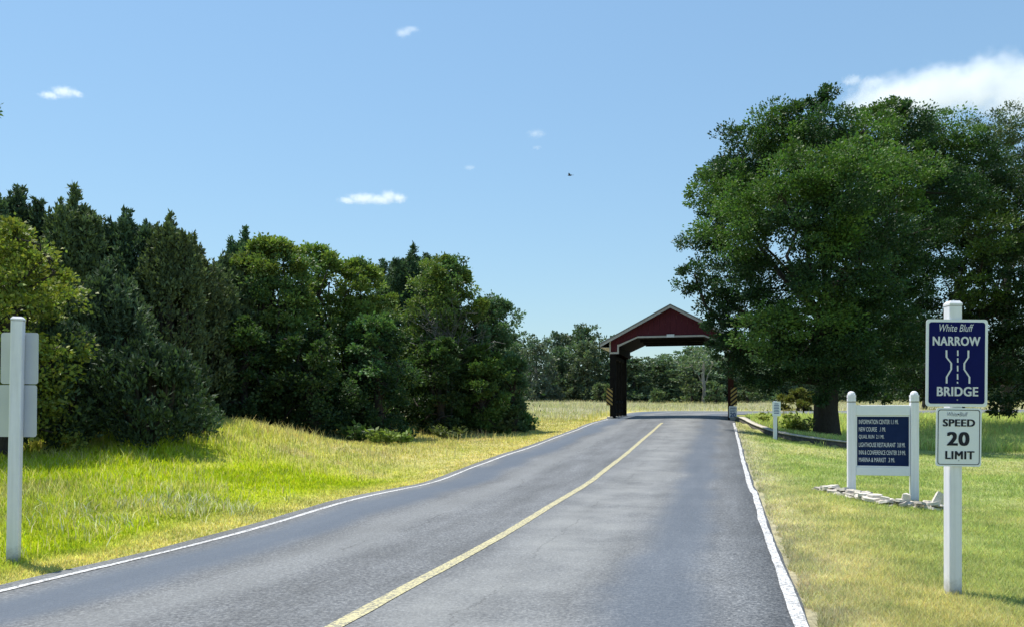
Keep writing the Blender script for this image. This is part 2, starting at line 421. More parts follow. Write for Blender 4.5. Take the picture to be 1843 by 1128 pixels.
crk2 = t.math('ABSOLUTE', t.math('SUBTRACT', t.math('ADD', LA, t.math('MULTIPLY', cw, .8)), .75))
cm2 = t.math('MULTIPLY', t.math('LESS_THAN', crk2, .010), t.math('GREATER_THAN', t.noise(uvn, .37, 2), .53))
base = t.mix(t.math('MULTIPLY', cm2, .4), base, (.035, .035, .035))
base = t.mix(1.0, base, (1.0, 1.035, 1.065), 'MULTIPLY')
t.link(base, t.b.inputs["Base Color"])
t.link(t.ramp(grain, (.3, .62), (.7, .85)), t.b.inputs["Roughness"])
t.bump(t.math('ADD', grain, t.math('MULTIPLY', agg.outputs["Distance"], .8)), .55, .012)

road = tag(strip("road", -3.60, 3.445, .5, AXS[-1]-1, .03, M_asph, .05, 3, 9, True), kind='structure')

def paint(name, c1, c2, wear=.42):
    m = noisy(name, c1, c2, 3, .75, .1); t = NT(m)
    u = t.new("ShaderNodeUVMap").outputs[0]
    f = t.noise(u, 26, 6, .75); g = t.noise(u, 3, 4, .6)
    w = t.math('LESS_THAN', t.math('ADD', t.math('MULTIPLY', f, .8), t.math('MULTIPLY', g, .2)), wear)
    old = t.b.inputs["Base Color"].links[0].from_socket
    cc = t.mix(t.math('MULTIPLY', w, .75), t.mix(.45, old, t.ramp(f, (.3, tuple(x*.7 for x in c1)), (.7, tuple(min(.9, x*1.2) for x in c2)))), (.15, .15, .15))
    t.link(cc, t.b.inputs["Base Color"]); t.bump(f, .4, .006)
    return m
M_pwhite = paint("white_road_paint", (.50, .50, .50), (.64, .64, .64), .485)
M_pyel = paint("faded_yellow_road_paint", (.41, .37, .20), (.51, .465, .28), .48)
s_b = float(np.interp(46.0, AX[:200, 1], AXS[:200]))
strip("edge_line", -3.395, -3.318, .6, s_b - .6, .036, M_pwhite, .012, 21, 2, parent=road, step=.15)
strip("edge_line", 3.315, 3.415, .6, s_b - 2.6, .036, M_pwhite, .02, 33, 2, parent=road, step=.12)
strip("centre_line", -.065, .065, .6, s_b - 6, .036, M_pyel, .012, 44, 2, parent=road, step=.15)

# low retaining wall along the right bank: lawn in front of it, higher ground behind
wall = empty("low_wall", (float(WP[0, 0]), float(WP[0, 1]), 0), 0, "low wall edging the lawn from the bridge abutment past the big oak", "wall")
w0 = np.array([WP[0, 0], WP[0, 1]])
def wall_strip(name, d0, d1, z0, z1, m, parent, jit=0):
    i = np.arange(0, len(WP) if z0 < 0 else 118, 3); c_ = WP[i]; nn_ = WN[i]; r = np.random.default_rng(3)
    base_ = gz_base(c_[:, 0] - nn_[:, 0]*.2, c_[:, 1] - nn_[:, 1]*.2); rise = sstep(-.5, 2.5, WS[i]); low_ = sstep(17, 19.5, WS[i])*(z0 < 0)*.76/.62
    V = []
    for d_, top in ((d0, 0), (d0, 1), (d1, 1), (d1, 0)):
        q = c_ + nn_*d_ - w0; zt = base_ + (z0 if not top else z0 + (z1 - z0)*(.45 + .55*rise)*(1 - .62*low_)) + (r.normal(0, jit, len(i)) if top and jit else 0)
        V.append(np.stack([q[:, 0], q[:, 1], zt], 1))
    V = np.stack(V, 1).reshape(-1, 3); k = np.arange(len(i)-1)*4
    Fq = np.concatenate([np.stack([k+j, k+(j+1) % 4, k+4+(j+1) % 4, k+4+j], 1) for j in range(4)] + [np.array([[0, 1, 2, 3], [k[-1]+7, k[-1]+6, k[-1]+5, k[-1]+4]])])
    return link(name, np_mesh(name, V, Fq), parent, m)
wall_strip("face", -.10, .12, -.25, .22, M_wallface, wall)
wall_strip("cap", -.13, .16, .222, .272, M_conc, wall, .006)

# ------------------------------------------------------------------ grass
def blades(name, x, y, h, w, colr, bend, m, label, seg=1, seed=1, z0=None, droop=None):
    r = np.random.default_rng(seed); n = len(x)
    z = (gz(x, y) if z0 is None else z0) - .015
    a = r.uniform(0, 2*np.pi, n); lean = r.normal(0, 1, (n, 2))*bend[:, None] if hasattr(bend, "__len__") else r.normal(0, bend, (n, 2))
    side = np.stack([np.cos(a), np.sin(a), np.zeros(n)], 1)
    p = np.stack([x, y, z], 1)
    tip = p + np.stack([lean[:, 0]*h, lean[:, 1]*h, h], 1)
    if seg == 1:
        V = np.stack([p - side*w[:, None], p + side*w[:, None], tip], 1).reshape(-1, 3)
        Fc = np.arange(3*n).reshape(-1, 3); k = 3; fl = Fc
    else:
        mid = p + np.stack([lean[:, 0]*h*.28, lean[:, 1]*h*.28, h*.6], 1)
        V = np.stack([p - side*w[:, None], p + side*w[:, None], mid + side*w[:, None]*.75, mid - side*w[:, None]*.75, tip], 1).reshape(-1, 3)
        b = np.arange(n)*5; k = 5
        fl = [np.stack([b, b+1, b+2, b+3], 1), np.stack([b+3, b+2, b+4], 1)]
    c = np.repeat(np.clip(colr*r.uniform(.72, 1.3, (n, 1))*r.normal(1, .06, (n, 3)), .005, .8), k, 0)
    me = np_mesh(name, V, fl, c)
    return tag(link(name, me, None, m), label, None, None, 'stuff')

rg = np.random.default_rng(7)
def depth_sample(n, y0, y1, pw):                      # more blades close by, fewer far off
    q = rg.random(n); e = 1 - pw
    return (y0**e + q*(y1**e - y0**e))**(1/e)
# mown lawn on the right
n = 330000
y = depth_sample(n, 4.2, 46, 1.9); edge = -2.893 + TAN*y + 3.40/math.cos(HD)
x = edge + rg.random(n)**1.25*(y*.66 + .8 - np.minimum(edge, y*.5))
L = lat(x, y); nz = fnoise(x, y, .5, 40)
k = (L > 3.43 + .16*nz) & ~((y > 44) & (L < 4.0)) & (x < y*.66+1.5)
k &= rg.random(n) > .45*sstep(.6, .1, L - 3.5 + (fnoise(x, y, .6, 88) - .5)*.9)
k &= ~((y > 31.5) & (x > 12.2))
x, y, L = x[k], y[k], L[k]
c = ground_colour(x, y); h = rg.uniform(.03, .075, len(x))*(1 + .015*y)
blades("lawn_grass", x, y, h, .0028*(1 + y/7)*rg.uniform(.7, 1.3, len(x)), c, .55, M_grass, "short mown lawn grass beside the right edge of the road", 1, 2)
# verge and bank on the left
n = 250000
y = depth_sample(n, 4.5, 47, 1.75); edge = -2.893 + TAN*y - 3.62/math.cos(HD)
x = edge - rg.random(n)**1.25*(11 + .0*y)
L = lat(x, y); d = -L - 3.62
k = (d > .02) & (x > -y*.72 - 1.0) & (rg.random(n) > .5*sstep(.35, 0, d))
k &= ~((y > 40) & (d > 7))
x, y, d = x[k], y[k], d[k]
tall = sstep(.8, 3.2, d + (fnoise(x, y, .8, 61) - .5)*1.5)
patch = fnoise(x, y, 1.6, 77)
h = rg.uniform(.035, .075, len(x))*(1-tall) + tall*rg.uniform(.07, .15, len(x))*(.6 + .8*patch)*(1 + .9*sstep(3.5, 7, d))
c = ground_colour(x, y)
c = mixc(c, (.6, .53, .28), (rg.random(len(x)) < .14*tall)*.7)
blades("verge_grass", x, y, h, .0030*(1 + y/9)*rg.uniform(.7, 1.3, len(x)), c, .38, M_grass, "tall yellow green grass on the bank left of the road", 2, 3)
# seed heads standing over the bank
n = 7000
y = depth_sample(n, 8, 42, 1.4); x = -2.893 + TAN*y - 3.62/math.cos(HD) - .9 - rg.random(n)*8
k = (fnoise(x, y, 2.2, 91) > .47) & (x > -y*.7); x, y = x[k], y[k]
h = rg.uniform(.22, .40, len(x))*(.6+.5*sstep(10, 22, y))
blades("seed_grass", x, y, h, .0026*(1 + y/14)*np.ones(len(x)), mixc((.62, .55, .36), (.5, .45, .2), rg.random(len(x))), .3, M_grass, "pale dry seed heads standing over the left bank", 2, 4)
# pale flowering weeds low on the bank
n = 2600
x = rg.normal(-4.6, 1.5, n); y = 12.6 + (x + 4.6)*.25 + rg.normal(0, .8, n)
k = (fnoise(x, y, .7, 95) > .5) & (-lat(x, y) > 4.1); x, y = x[k], y[k]
blades("flowering_weeds", x, y, rg.uniform(.10, .22, len(x)), .006*rg.uniform(.6, 1.5, len(x)), mixc((.70, .68, .60), (.38, .42, .18), rg.random(len(x)) < .5), .5, M_grass, "pale flowering weeds low on the left bank above the road", 2, 8)
# meadow behind the lawn and the field behind the bridge
n = 52000
y = depth_sample(n, 31.6, 60, 1.3); x = 11.6 + rg.random(n)*(y*.68 - 10)
L = lat(x, y); k = (L > 4.2); x, y = x[k], y[k]
hi = sstep(12.5, 17, x)*sstep(56, 48, y); cl = fnoise(x, y, 1.8, 33)
h = rg.uniform(.12, .3, len(x))*(1-hi) + hi*rg.uniform(.2, .75, len(x))*(.35 + .95*cl)
c = mixc(mixc((.52, .58, .22), (.42, .50, .17), fnoise(x, y, 1.1, 35)), (.6, .54, .26), (rg.random(len(x)) < .22)*.8)
blades("meadow_weeds", x, y, h, .012*rg.uniform(.6, 1.6, len(x)), c, .38, M_grass, "tall tangled pale green weeds beyond the mown lawn", 2, 5)
n = 70000
y = depth_sample(n, 44, 98, 1.2); x = -12 + rg.random(n)*82
L = lat(x, y); k = (np.abs(L) > 4.0) & ((y > 66) | (L < -4)) & (x > .02*y - 6); x, y, L = x[k], y[k], L[k]
h = rg.uniform(.12, .42, len(x)); c = ground_colour(x, y)
blades("field_grass", x, y, h, .013*rg.uniform(.6, 1.5, len(x)), c, .4, M_grass, "dry tan hay grass in the field behind the bridge", 2, 6)

# ------------------------------------------------------------------ trees
def unit(r, n):
    v = r.normal(0, 1, (n, 3)); return v / np.linalg.norm(v, axis=1, keepdims=True)

def leaves(P, D, ln, wd, C, r):
    """diamond leaves at P along D (unit), length ln, half width wd"""
    n = len(P); s = np.cross(D, unit(r, n)); s /= np.linalg.norm(s, axis=1, keepdims=True) + 1e-9
    nn = np.cross(D, s); ln = np.broadcast_to(ln, n)[:, None]; wd = np.broadcast_to(wd, n)[:, None]
    V = np.stack([P, P + D*ln*.5 + s*wd + nn*wd*.35, P + D*ln, P + D*ln*.5 - s*wd + nn*wd*.35], 1).reshape(-1, 3)
    return V, np.arange(4*n).reshape(-1, 4), np.repeat(C, 4, 0)

def lobes_crown(lobes, cm, per, r, spread=.34, leaf=.13, wd=.036, inner=.25, up=.35, gap=.0, dens=1.0):
    """lobes: (x,y,z,radius,(colour)) local; leaf clumps over their shells"""
    Ls = np.array([l[:4] for l in lobes], float); PP, CC, LL = [], [], []
    for i, l in enumerate(lobes):
        R = l[3]; n = max(6, int(cm*dens*R*R))
        d = unit(r, n); d[:, 2] *= .85
        rad = R*np.where(r.random(n) < inner, r.uniform(.25, .75, n), r.uniform(.72, 1.08, n))
        p = Ls[i, :3] + d*rad[:, None]
        dd = np.linalg.norm(p[:, None] - Ls[None, :, :3], axis=2) / Ls[None, :, 3]
        dd[:, i] = 9
        keep = (dd.min(1) > .5) | (r.random(n) < inner)
        if gap: keep &= fnoise(p[:, 0]*1.0 + p[:, 1]*.7, p[:, 2] + p[:, 1]*.4, .9, 50) > gap
        p = p[keep]; PP.append(p); LL.append(np.full(len(p), i))
        base = np.array(l[4]); CC.append(base[None]*r.uniform(.7, 1.35, (len(p), 1)))
    P = np.concatenate(PP); C = np.concatenate(CC); Li = np.concatenate(LL); spr = np.minimum(spread, .5*Ls[Li, 3])[:, None, None]
    out_ = P - Ls[Li, :3]; out_ /= np.linalg.norm(out_, axis=1, keepdims=True) + 1e-9
    n = len(P); k = per
    off = r.normal(0, 1, (n, k, 3)); off /= np.linalg.norm(off, axis=2, keepdims=True); off *= r.random((n, k, 1))**.45*spr*r.uniform(.55, 1.35, (n, 1, 1))*r.uniform(.6, 1.3, (n, 1, 3))*np.array([1, 1, .52]); off += r.normal(0, .05, (n, k, 3))
    lp = (P[:, None] + off).reshape(-1, 3)
    D = off*(.8/spr) + out_[:, None]*.35 + np.array([0, 0, up*.4]) + r.normal(0, .35, (n, k, 3)); D = D.reshape(-1, 3)
    D /= np.linalg.norm(D, axis=1, keepdims=True) + 1e-9
    c = np.repeat(C, k, 0)*r.uniform(.75, 1.3, (n*k, 1)); c[:, 0] *= r.uniform(.85, 1.25, n*k)
    return lp, D, leaf*r.uniform(.5, 1.5, n*k), wd*r.uniform(.55, 1.45, n*k), c, P

def wood(trunk, rad, targets, r, twigs=None, n=8):
    """trunk polyline plus limbs bending out to the targets and twigs to clump points"""
    Vs, Fs, o = [], [], 0
    def put(P, R, k):
        nonlocal o
        v, f = tube_np(P, R, k); Vs.append(v); Fs.append(f + o); o += len(v)
    T = np.array(trunk, float); put(T, rad, n)
    limbs = []
    for tg in targets:
        tg = np.array(tg, float)
        hz = np.clip((tg[2] - T[0, 2])*r.uniform(.35, .6), T[0, 2] + .32*(T[-1, 2]-T[0, 2]), T[-1, 2])
        jag = r.normal(0, .06*np.linalg.norm(tg), 3)*np.array([1, 1, .6])
        b = np.array([np.interp(hz, T[:, 2], T[:, j]) for j in range(3)]); rb = np.interp(hz, T[:, 2], rad)*.36
        s = np.linspace(0, 1, 7)[:, None]
        midp = b*.5 + tg*.5 + np.array([0, 0, .12*np.linalg.norm(tg-b)]) + r.normal(0, .07*np.linalg.norm(tg-b), 3)
        P = b*(1-s)**2 + 2*midp*s*(1-s) + tg*s**2 + jag*np.sin(s*2*np.pi) + r.normal(0, .09, (7, 3))*np.sin(s*np.pi)
        put(P, np.linspace(rb, max(.018, rb*.22), 7), 6); limbs.append(P)
    if twigs is not None and len(limbs):
        A = np.concatenate([l[2:] for l in limbs])
        for q in twigs:
            i = np.linalg.norm(A - q, axis=1).argmin(); a_ = A[i]
            m_ = (a_ + q)/2 + r.normal(0, .12, 3)
            put(np.array([a_, m_, q]), [.035, .022, .009], 4)
    return np.concatenate(Vs), np.concatenate(Fs)

def tree(name, label, cat, base, lobes, trunk, rad, r, cm=26, per=26, group=None, barkm=None, lm=None, twn=60, targets=None, **kw):
    root = empty(name, base, 0, label, cat, group)
    lp, D, ln, wd, c, P = lobes_crown(lobes, cm, per, r, **kw)
    v, f, cc = leaves(lp, D, ln, wd, c, r)
    tg = targets if targets is not None else [l[:3] for l in lobes]
    tw = P[r.choice(len(P), min(twn, len(P)), False)]
    wv, wf = wood(trunk, rad, tg, r, tw)
    link("trunk", np_mesh("trunk", wv, wf, None, True), root, barkm or M_bark)
    link("crown", np_mesh("crown", v, f, cc), root, lm or M_leaf)
    return root

OAK = (.032, .070, .028); OAKL = (.074, .138, .034); OAKY = (.095, .150, .034); OAKG = (.080, .125, .060)  # OAKL paints sunlit outer and upper clumps into the leaf colour, over darker OAK
def lob(base, Y0, rows):
    o = []
    for u, v, rp, dy, c in rows:
        p = px(u, v, Y0 + dy); o.append((p[0]-base[0], p[1]-base[1], p[2]-base[2], rp*(Y0+dy)/F, c))
    return o

# the big live oak over the lawn
r = np.random.default_rng(11)
Y0 = 38.0; bx = (1487-UC)/F*Y0; base = (bx, Y0, gz1(bx, Y0) - .1)
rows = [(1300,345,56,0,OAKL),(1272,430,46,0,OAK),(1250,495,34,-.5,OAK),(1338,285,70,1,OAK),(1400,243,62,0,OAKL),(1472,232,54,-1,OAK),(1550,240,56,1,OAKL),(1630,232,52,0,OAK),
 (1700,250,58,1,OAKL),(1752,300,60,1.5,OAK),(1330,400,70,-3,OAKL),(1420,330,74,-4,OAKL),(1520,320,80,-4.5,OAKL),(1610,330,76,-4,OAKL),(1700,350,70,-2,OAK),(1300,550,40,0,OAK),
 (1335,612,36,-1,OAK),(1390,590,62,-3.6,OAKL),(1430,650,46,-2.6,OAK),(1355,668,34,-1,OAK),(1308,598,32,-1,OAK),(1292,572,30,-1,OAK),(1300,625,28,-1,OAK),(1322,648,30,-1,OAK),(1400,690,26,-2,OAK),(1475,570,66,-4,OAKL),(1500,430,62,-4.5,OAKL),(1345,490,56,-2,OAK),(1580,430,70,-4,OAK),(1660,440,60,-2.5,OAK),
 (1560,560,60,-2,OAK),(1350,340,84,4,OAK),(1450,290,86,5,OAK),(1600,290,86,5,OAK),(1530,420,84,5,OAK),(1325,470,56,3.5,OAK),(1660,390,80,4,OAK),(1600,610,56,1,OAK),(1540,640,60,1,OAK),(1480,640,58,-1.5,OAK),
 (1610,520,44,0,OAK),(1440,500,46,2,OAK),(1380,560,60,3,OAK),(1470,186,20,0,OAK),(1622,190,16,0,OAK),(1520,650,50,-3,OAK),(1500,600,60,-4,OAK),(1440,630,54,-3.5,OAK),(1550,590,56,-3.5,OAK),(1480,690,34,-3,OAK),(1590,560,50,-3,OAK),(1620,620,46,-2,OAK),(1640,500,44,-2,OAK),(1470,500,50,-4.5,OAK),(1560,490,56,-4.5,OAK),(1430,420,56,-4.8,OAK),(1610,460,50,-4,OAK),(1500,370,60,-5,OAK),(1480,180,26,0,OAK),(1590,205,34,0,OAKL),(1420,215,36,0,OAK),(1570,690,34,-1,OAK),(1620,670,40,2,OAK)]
rows = [(u, v, rp, dy + 6*min(1, max(0, (u-1560)/90)), c) for u, v, rp, dy, c in rows]   # the right half of the crown reaches back
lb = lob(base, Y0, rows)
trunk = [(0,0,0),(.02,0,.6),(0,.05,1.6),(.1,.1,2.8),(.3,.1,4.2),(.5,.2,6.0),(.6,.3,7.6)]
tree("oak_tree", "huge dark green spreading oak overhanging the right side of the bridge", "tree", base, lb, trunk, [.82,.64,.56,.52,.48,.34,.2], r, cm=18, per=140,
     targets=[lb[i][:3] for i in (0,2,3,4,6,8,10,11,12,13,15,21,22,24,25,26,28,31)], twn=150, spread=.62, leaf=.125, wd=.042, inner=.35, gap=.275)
# the second oak, whose forked limbs show against the sky
r = np.random.default_rng(12)
Y0 = 46.0; bx = (1722-UC)/F*Y0; base = (bx, Y0, gz1(bx, Y0) - .1)
rows = [(1792,330,62,0,OAK),(1830,400,74,-1,OAKL),(1770,430,56,-3,OAKL),(1805,490,66,-2,OAK),(1850,560,70,-1,OAK),(1780,590,54,0,OAK),(1820,640,60,-1,OAK),(1850,690,56,0,OAK),(1790,690,40,-2,OAK),(1805,735,26,-2.5,OAK),
 (1650,560,46,1,OAK),(1690,620,54,1,OAK),(1640,630,44,2,OAK),(1735,650,56,1,OAK),(1890,470,90,0,OAK),(1900,340,90,1,OAK),(1700,690,36,0,OAK),(1610,700,36,2,OAK),(1655,700,30,0,OAK),(1740,400,60,2,OAK),(1700,420,46,3,OAK),(1900,620,80,1,OAK),(1745,560,36,2,OAK),(1700,505,40,2,OAK),(1740,480,40,3,OAK),(1660,590,44,0,OAK),(1755,520,44,-2,OAKL),(1720,600,44,-1,OAK)]
lb = lob(base, Y0, rows)
trunk = [(0,0,0),(0,0,1.2),(.1,0,2.8),(.15,.1,4.6),(.3,.1,6.2),(.2,.2,8)]
tree("oak_tree", "dark oak with forked limbs rising behind the narrow bridge sign", "tree", base, lb, trunk, [.5,.42,.38,.34,.24,.15], r, cm=10, per=105, twn=140, spread=.70, leaf=.16, wd=.053, gap=.22)
r = np.random.default_rng(13)
Y0 = 56.0; bx = (1810-UC)/F*Y0; base = (bx, Y0, gz1(bx, Y0) - .1)
rows = [(1768,235,36,0,OAKG),(1815,222,38,0,OAKG),(1858,250,44,0,OAKG),(1795,275,40,0,OAKG),(1840,310,44,-1,OAKG),(1765,300,38,1,OAKG),(1880,330,50,1,OAKG),(1800,350,44,2,OAKG),(1840,420,60,2,OAK),(1900,480,60,1,OAK)]
lb = lob(base, Y0, rows)
trunk = [(0,0,0),(.1,0,3),(.1,.1,7),(.3,.1,11),(.1,.2,14)]
tree("pecan_tree", "thin grey green tree whose airy crown tops the oaks at the far right", "tree", base, lb, trunk, [.4,.34,.28,.2,.12], r, cm=14, per=60, twn=90, spread=.62, leaf=.16, wd=.045, gap=.34)
# a slim trunk out in the meadow
r = np.random.default_rng(14)
Y0 = 60; bx = (1664-UC)/F*70; base = (bx, 70, gz1(bx, 70)-.1)
lb = [(0,0,5,1.9,OAK),(1.2,0,6.2,1.7,OAK),(-1.1,.3,6.4,1.6,OAK),(.2,.2,7.4,1.5,OAK)]
tree("oak_tree", "slim trunked tree in the meadow between the two sign posts", "tree", base, lb, [(0,0,0),(.05,0,1.5),(0,0,3),(.1,0,6)], [.24,.2,.18,.08], r, cm=16, per=18, twn=30, leaf=.2, wd=.06)

# --- left wall of trees
SHD = (.030, .062, .026); SHD2 = (.060, .115, .038); CED = (.078, .124, .070); CED2 = (.105, .140, .068); BR = (.096, .178, .064); BRY = (.160, .235, .055); SUNL = (.19, .235, .050); BRG = (.085, .150, .075)  # SHD, SHD2: elm leaves darkened, shade at the wall's foot put into their colour

def juniper(label, u, vtop, Y, hw, c, seed, nsp=5, group=None, vb=None):
    r = np.random.default_rng(seed)
    X = (u-UC)/F*Y; z0 = gz1(X, Y); H = EYE - (vtop-VH)*Y/F - z0; R = hw*Y/F
    root = empty("juniper_tree", (X, Y, z0 - .08), 0, label, "tree", group)
    # a broad ragged body, then several spires that only part near the top
    parts_ = [('body', 0, 0, H*.92, R)]
    for k in range(nsp*2 + 3):
        a_ = k*2.4 + r.uniform(-.5, .5); q = 0 if k == 0 else R*r.uniform(.18, .85)
        parts_.append(('spire', q*math.cos(a_), q*math.sin(a_), H if k == 0 else H*r.uniform(.88, .995)*(1 - .12*(q/R)**2), R*r.uniform(.07, .15)))
    VV, FF, CC, o = [], [], [], 0
    Wd = MB(); Wd.tube([(0,0,0),(.05,0,H*.3),(0,.03,H*.6),(0,0,H*.93)], [.16,.13,.09,.02], 7)
    for (kd, sx, sy, sh, sr) in parts_:
        a_ = None
        if kd == 'body':
            n = int(120*sh*sr); h = r.random(n)**.9
            prof = np.clip(.55 + h*1.8, 0, 1)*np.clip(1 - h**4.5, 0, 1)**.6
            rr = sr*prof*np.where(r.random(n) < .25, r.uniform(.3, .8, n), r.uniform(.78, 1.06, n)) + .04
            pass
            zb_ = .05
        else:
            Wd.tube([(sx*.2, sy*.2, H*.12), (sx*.8, sy*.8, sh*.5), (sx, sy, sh*.97)], [.08, .05, .010], 5)
            n = int(130*sh*.35*max(sr, .2)); h = r.random(n)**1.05
            rr = sr*(np.clip(1-h, 0, 1)**.6)*r.uniform(.2, 1.5, n) + .01; zb_ = sh*.66
        a_ = r.uniform(0, 2*np.pi, n)
        if kd == 'body': rr = rr*(.72 + .55*vnoise(h*sh*1.3, a_*1.6, seed))
        P = np.stack([sx + rr*np.cos(a_), sy + rr*np.sin(a_), zb_ + h*(sh - .18 - zb_)], 1)
        outd = np.stack([np.cos(a_), np.sin(a_), np.zeros(n)], 1)*(1-h[:, None]*.6)
        pl = r.uniform(.22, .48, n)*(1 - .3*h)                      # plume length
        ax = outd*.6 + np.array([0, 0, .95]); ax /= np.linalg.norm(ax, axis=1, keepdims=True)
        k = 18; tq = r.random((n, k))
        lp = P[:, None] + ax[:, None]*(tq*pl[:, None])[..., None] + r.normal(0, 1, (n, k, 3))*((1.05-tq)*.11*(1 - (0 if kd == 'body' else .5)*h[:, None]))[..., None]
        D = ax[:, None]*.9 + r.normal(0, .5, (n, k, 3)); D = D.reshape(-1, 3); D /= np.linalg.norm(D, axis=1, keepdims=True)
        C = np.repeat(np.array(c)[None]*r.uniform(.65, 1.4, (n, 1)), k, 0)*r.uniform(.75, 1.3, (n*k, 1))
        v, f, cc = leaves(lp.reshape(-1, 3), D, r.uniform(.09, .19, n*k), .029, C, r)
        VV.append(v); FF.append(f + o); CC.append(cc); o += len(v)
    Wd.build("trunk", M_bark, root, smooth=True)
    link("crown", np_mesh("crown", np.concatenate(VV), np.concatenate(FF), np.concatenate(CC)), root, M_needle)
    return root

def broad(label, u, vtop, Y, hw, c, c2, seed, low=.05, name="elm_tree", cat="tree", cm=15, per=105, group=None, leaf=.11, wd=.040, spread=.50, nl=None, gap=.12, lm=None, sprigs=6):
    r = np.random.default_rng(seed)
    X = (u-UC)/F*Y; z0 = gz1(X, Y); H = EYE - (vtop-VH)*Y/F - z0; R = hw*Y/F
    lb = []; nl = nl or max(14, int(H*R*2.3))
    for k in range(nl):
        q = (k + .5)/nl; h = low + (1-low)*q
        prof = math.sin(math.pi*min(1, .22 + .70*h))**.6 if h < .95 else .35
        a_ = k*2.4 + r.uniform(-.4, .4); lr = min(R*.40, .17*H)*r.uniform(.65, 1.2)*(1 if h < .85 else .7)
        d_ = max(0, R*prof*r.uniform(.85, 1.12) - lr)*r.uniform(.7, 1.0)
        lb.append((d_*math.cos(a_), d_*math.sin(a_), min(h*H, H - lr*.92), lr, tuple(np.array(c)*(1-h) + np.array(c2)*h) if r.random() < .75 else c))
    for k in range(sprigs):                                        # shoots above the outline
        a_ = r.uniform(0, 6.28); q = R*r.uniform(.1, .8); lb.append((q*math.cos(a_), q*math.sin(a_), H*(1 - .42*(q/R)**2) - r.uniform(.05, .3), .26, c2))
    trunk = [(0,0,0),(.05,.02,H*.2),(-.05,0,H*.45),(.05,0,H*.75)]
    return tree(name, label, cat, (X, Y, z0 - .08), lb, trunk, [.16+.01*H,.13+.008*H,.1,.04], r, cm=cm, per=per, group=group, lm=lm, twn=40,
                targets=[l[:3] for l in lb[::2]], spread=spread, leaf=leaf, wd=wd, gap=gap)

juniper("spiky dark juniper, outermost of the left tree wall behind the bright shrub", -70, 322, 22.5, 110, CED, 101, 7)
juniper("dark juniper with several spires beside the bright yellow green tree", 35, 333, 24.0, 78, CED, 102, 7)
juniper("tallest pointed dark juniper rising behind the white sign post", 135, 332, 23.5, 62, CED2, 103, 6)
juniper("dark juniper with twin tips right of the tallest pointed juniper", 228, 372, 24.5, 66, CED, 104, 6)
juniper("ragged dark juniper where the pointed tree tops end beside the elms", 305, 382, 24.0, 56, CED2, 105, 7)
juniper("lower dark juniper stepping down towards the broad green elm", 350, 435, 25.5, 50, CED2, 106, 5)
juniper("brownish dark juniper standing in front of the taller pointed ones", 195, 470, 20.8, 84, CED, 107, 6)
juniper("dark juniper in the gap before the broad green elm", 388, 470, 27.0, 44, CED2, 108, 4)
juniper("dark juniper filling the notch left of the broad elm", 402, 455, 28.0, 62, CED2, 114, 5)
juniper("squat dark juniper reaching down onto the grassy mound", 272, 610, 19.0, 92, (.042, .066, .036), 109, 7)
juniper("dark juniper directly behind the left white sign post", 95, 560, 18.8, 80, CED, 110, 6)
juniper("small dark juniper sprout at the top of the grassy mound", 352, 735, 20.6, 30, CED, 111, 3)
broad("bright yellow green leafy tree at the left edge behind the white post", 15, 395, 17.6, 150, SUNL, SUNL, 120, .10, "hackberry_tree", cm=26, per=80, leaf=.085, wd=.033, spread=.34)
juniper("feathery juniper top rising over the broad green elm", 440, 405, 33.0, 48, BRG, 112, 5)
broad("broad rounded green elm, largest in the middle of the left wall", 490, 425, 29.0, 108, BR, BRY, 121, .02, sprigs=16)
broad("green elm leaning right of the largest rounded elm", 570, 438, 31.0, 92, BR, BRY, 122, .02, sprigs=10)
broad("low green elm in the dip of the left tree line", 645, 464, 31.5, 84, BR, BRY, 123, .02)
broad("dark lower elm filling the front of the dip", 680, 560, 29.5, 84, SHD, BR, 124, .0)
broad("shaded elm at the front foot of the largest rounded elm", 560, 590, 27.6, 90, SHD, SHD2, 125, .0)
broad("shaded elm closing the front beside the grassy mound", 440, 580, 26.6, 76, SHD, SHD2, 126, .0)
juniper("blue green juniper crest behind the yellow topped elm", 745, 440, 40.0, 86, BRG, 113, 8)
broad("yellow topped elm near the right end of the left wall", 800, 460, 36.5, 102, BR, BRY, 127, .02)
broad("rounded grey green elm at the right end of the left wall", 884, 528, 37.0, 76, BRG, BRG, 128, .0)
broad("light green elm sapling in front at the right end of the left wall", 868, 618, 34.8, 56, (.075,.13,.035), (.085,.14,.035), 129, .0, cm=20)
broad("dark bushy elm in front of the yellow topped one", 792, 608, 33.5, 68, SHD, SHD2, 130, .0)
broad("leafy shrub at the last corner of the left wall", 925, 640, 36.0, 32, BRG, BR, 131, .0, "shrub", "shrub", nl=8)
broad("low weedy shrub trailing onto the verge past the left wall", 930, 738, 37.5, 34, BRG, BR, 132, .0, "shrub", "shrub", nl=6, sprigs=4)

# bare grey branches among the right end trees
r = np.random.default_rng(140)
b0 = px(812, 780, 35.2); b0 = (b0[0], b0[1], gz1(b0[0], b0[1]))
root = empty("dead_shrub", b0, 0, "bare grey dead branches poking out of the left wall near its right end", "dead tree")
mb = MB(); mb.tube([(0,0,0),(.05,0,1.8),(-.05,0,3.9)], [.07,.05,.035], 6); mb.build("trunk", M_greybark, root, smooth=True)
mb = MB()
for k in range(46):
    s0 = np.array([0, 0, r.uniform(2.6, 3.9)]); a_ = r.uniform(-1.3, 1.3); ln = r.uniform(1.0, 2.4)
    e = s0 + ln*np.array([math.sin(a_), r.uniform(-.5, .1), math.cos(a_)*.9]); m_ = (s0+e)/2 + r.normal(0, .14, 3)
    mb.tube([s0, m_, e], [.02, .012, .005], 4)
    for q in range(3):
        p = m_ + (e-m_)*r.random(); mb.tube([p, p + r.normal(0, .25, 3) + np.array([0, -.05, .2])], [.012, .004], 3)
mb.build("branches", M_greybark, root)

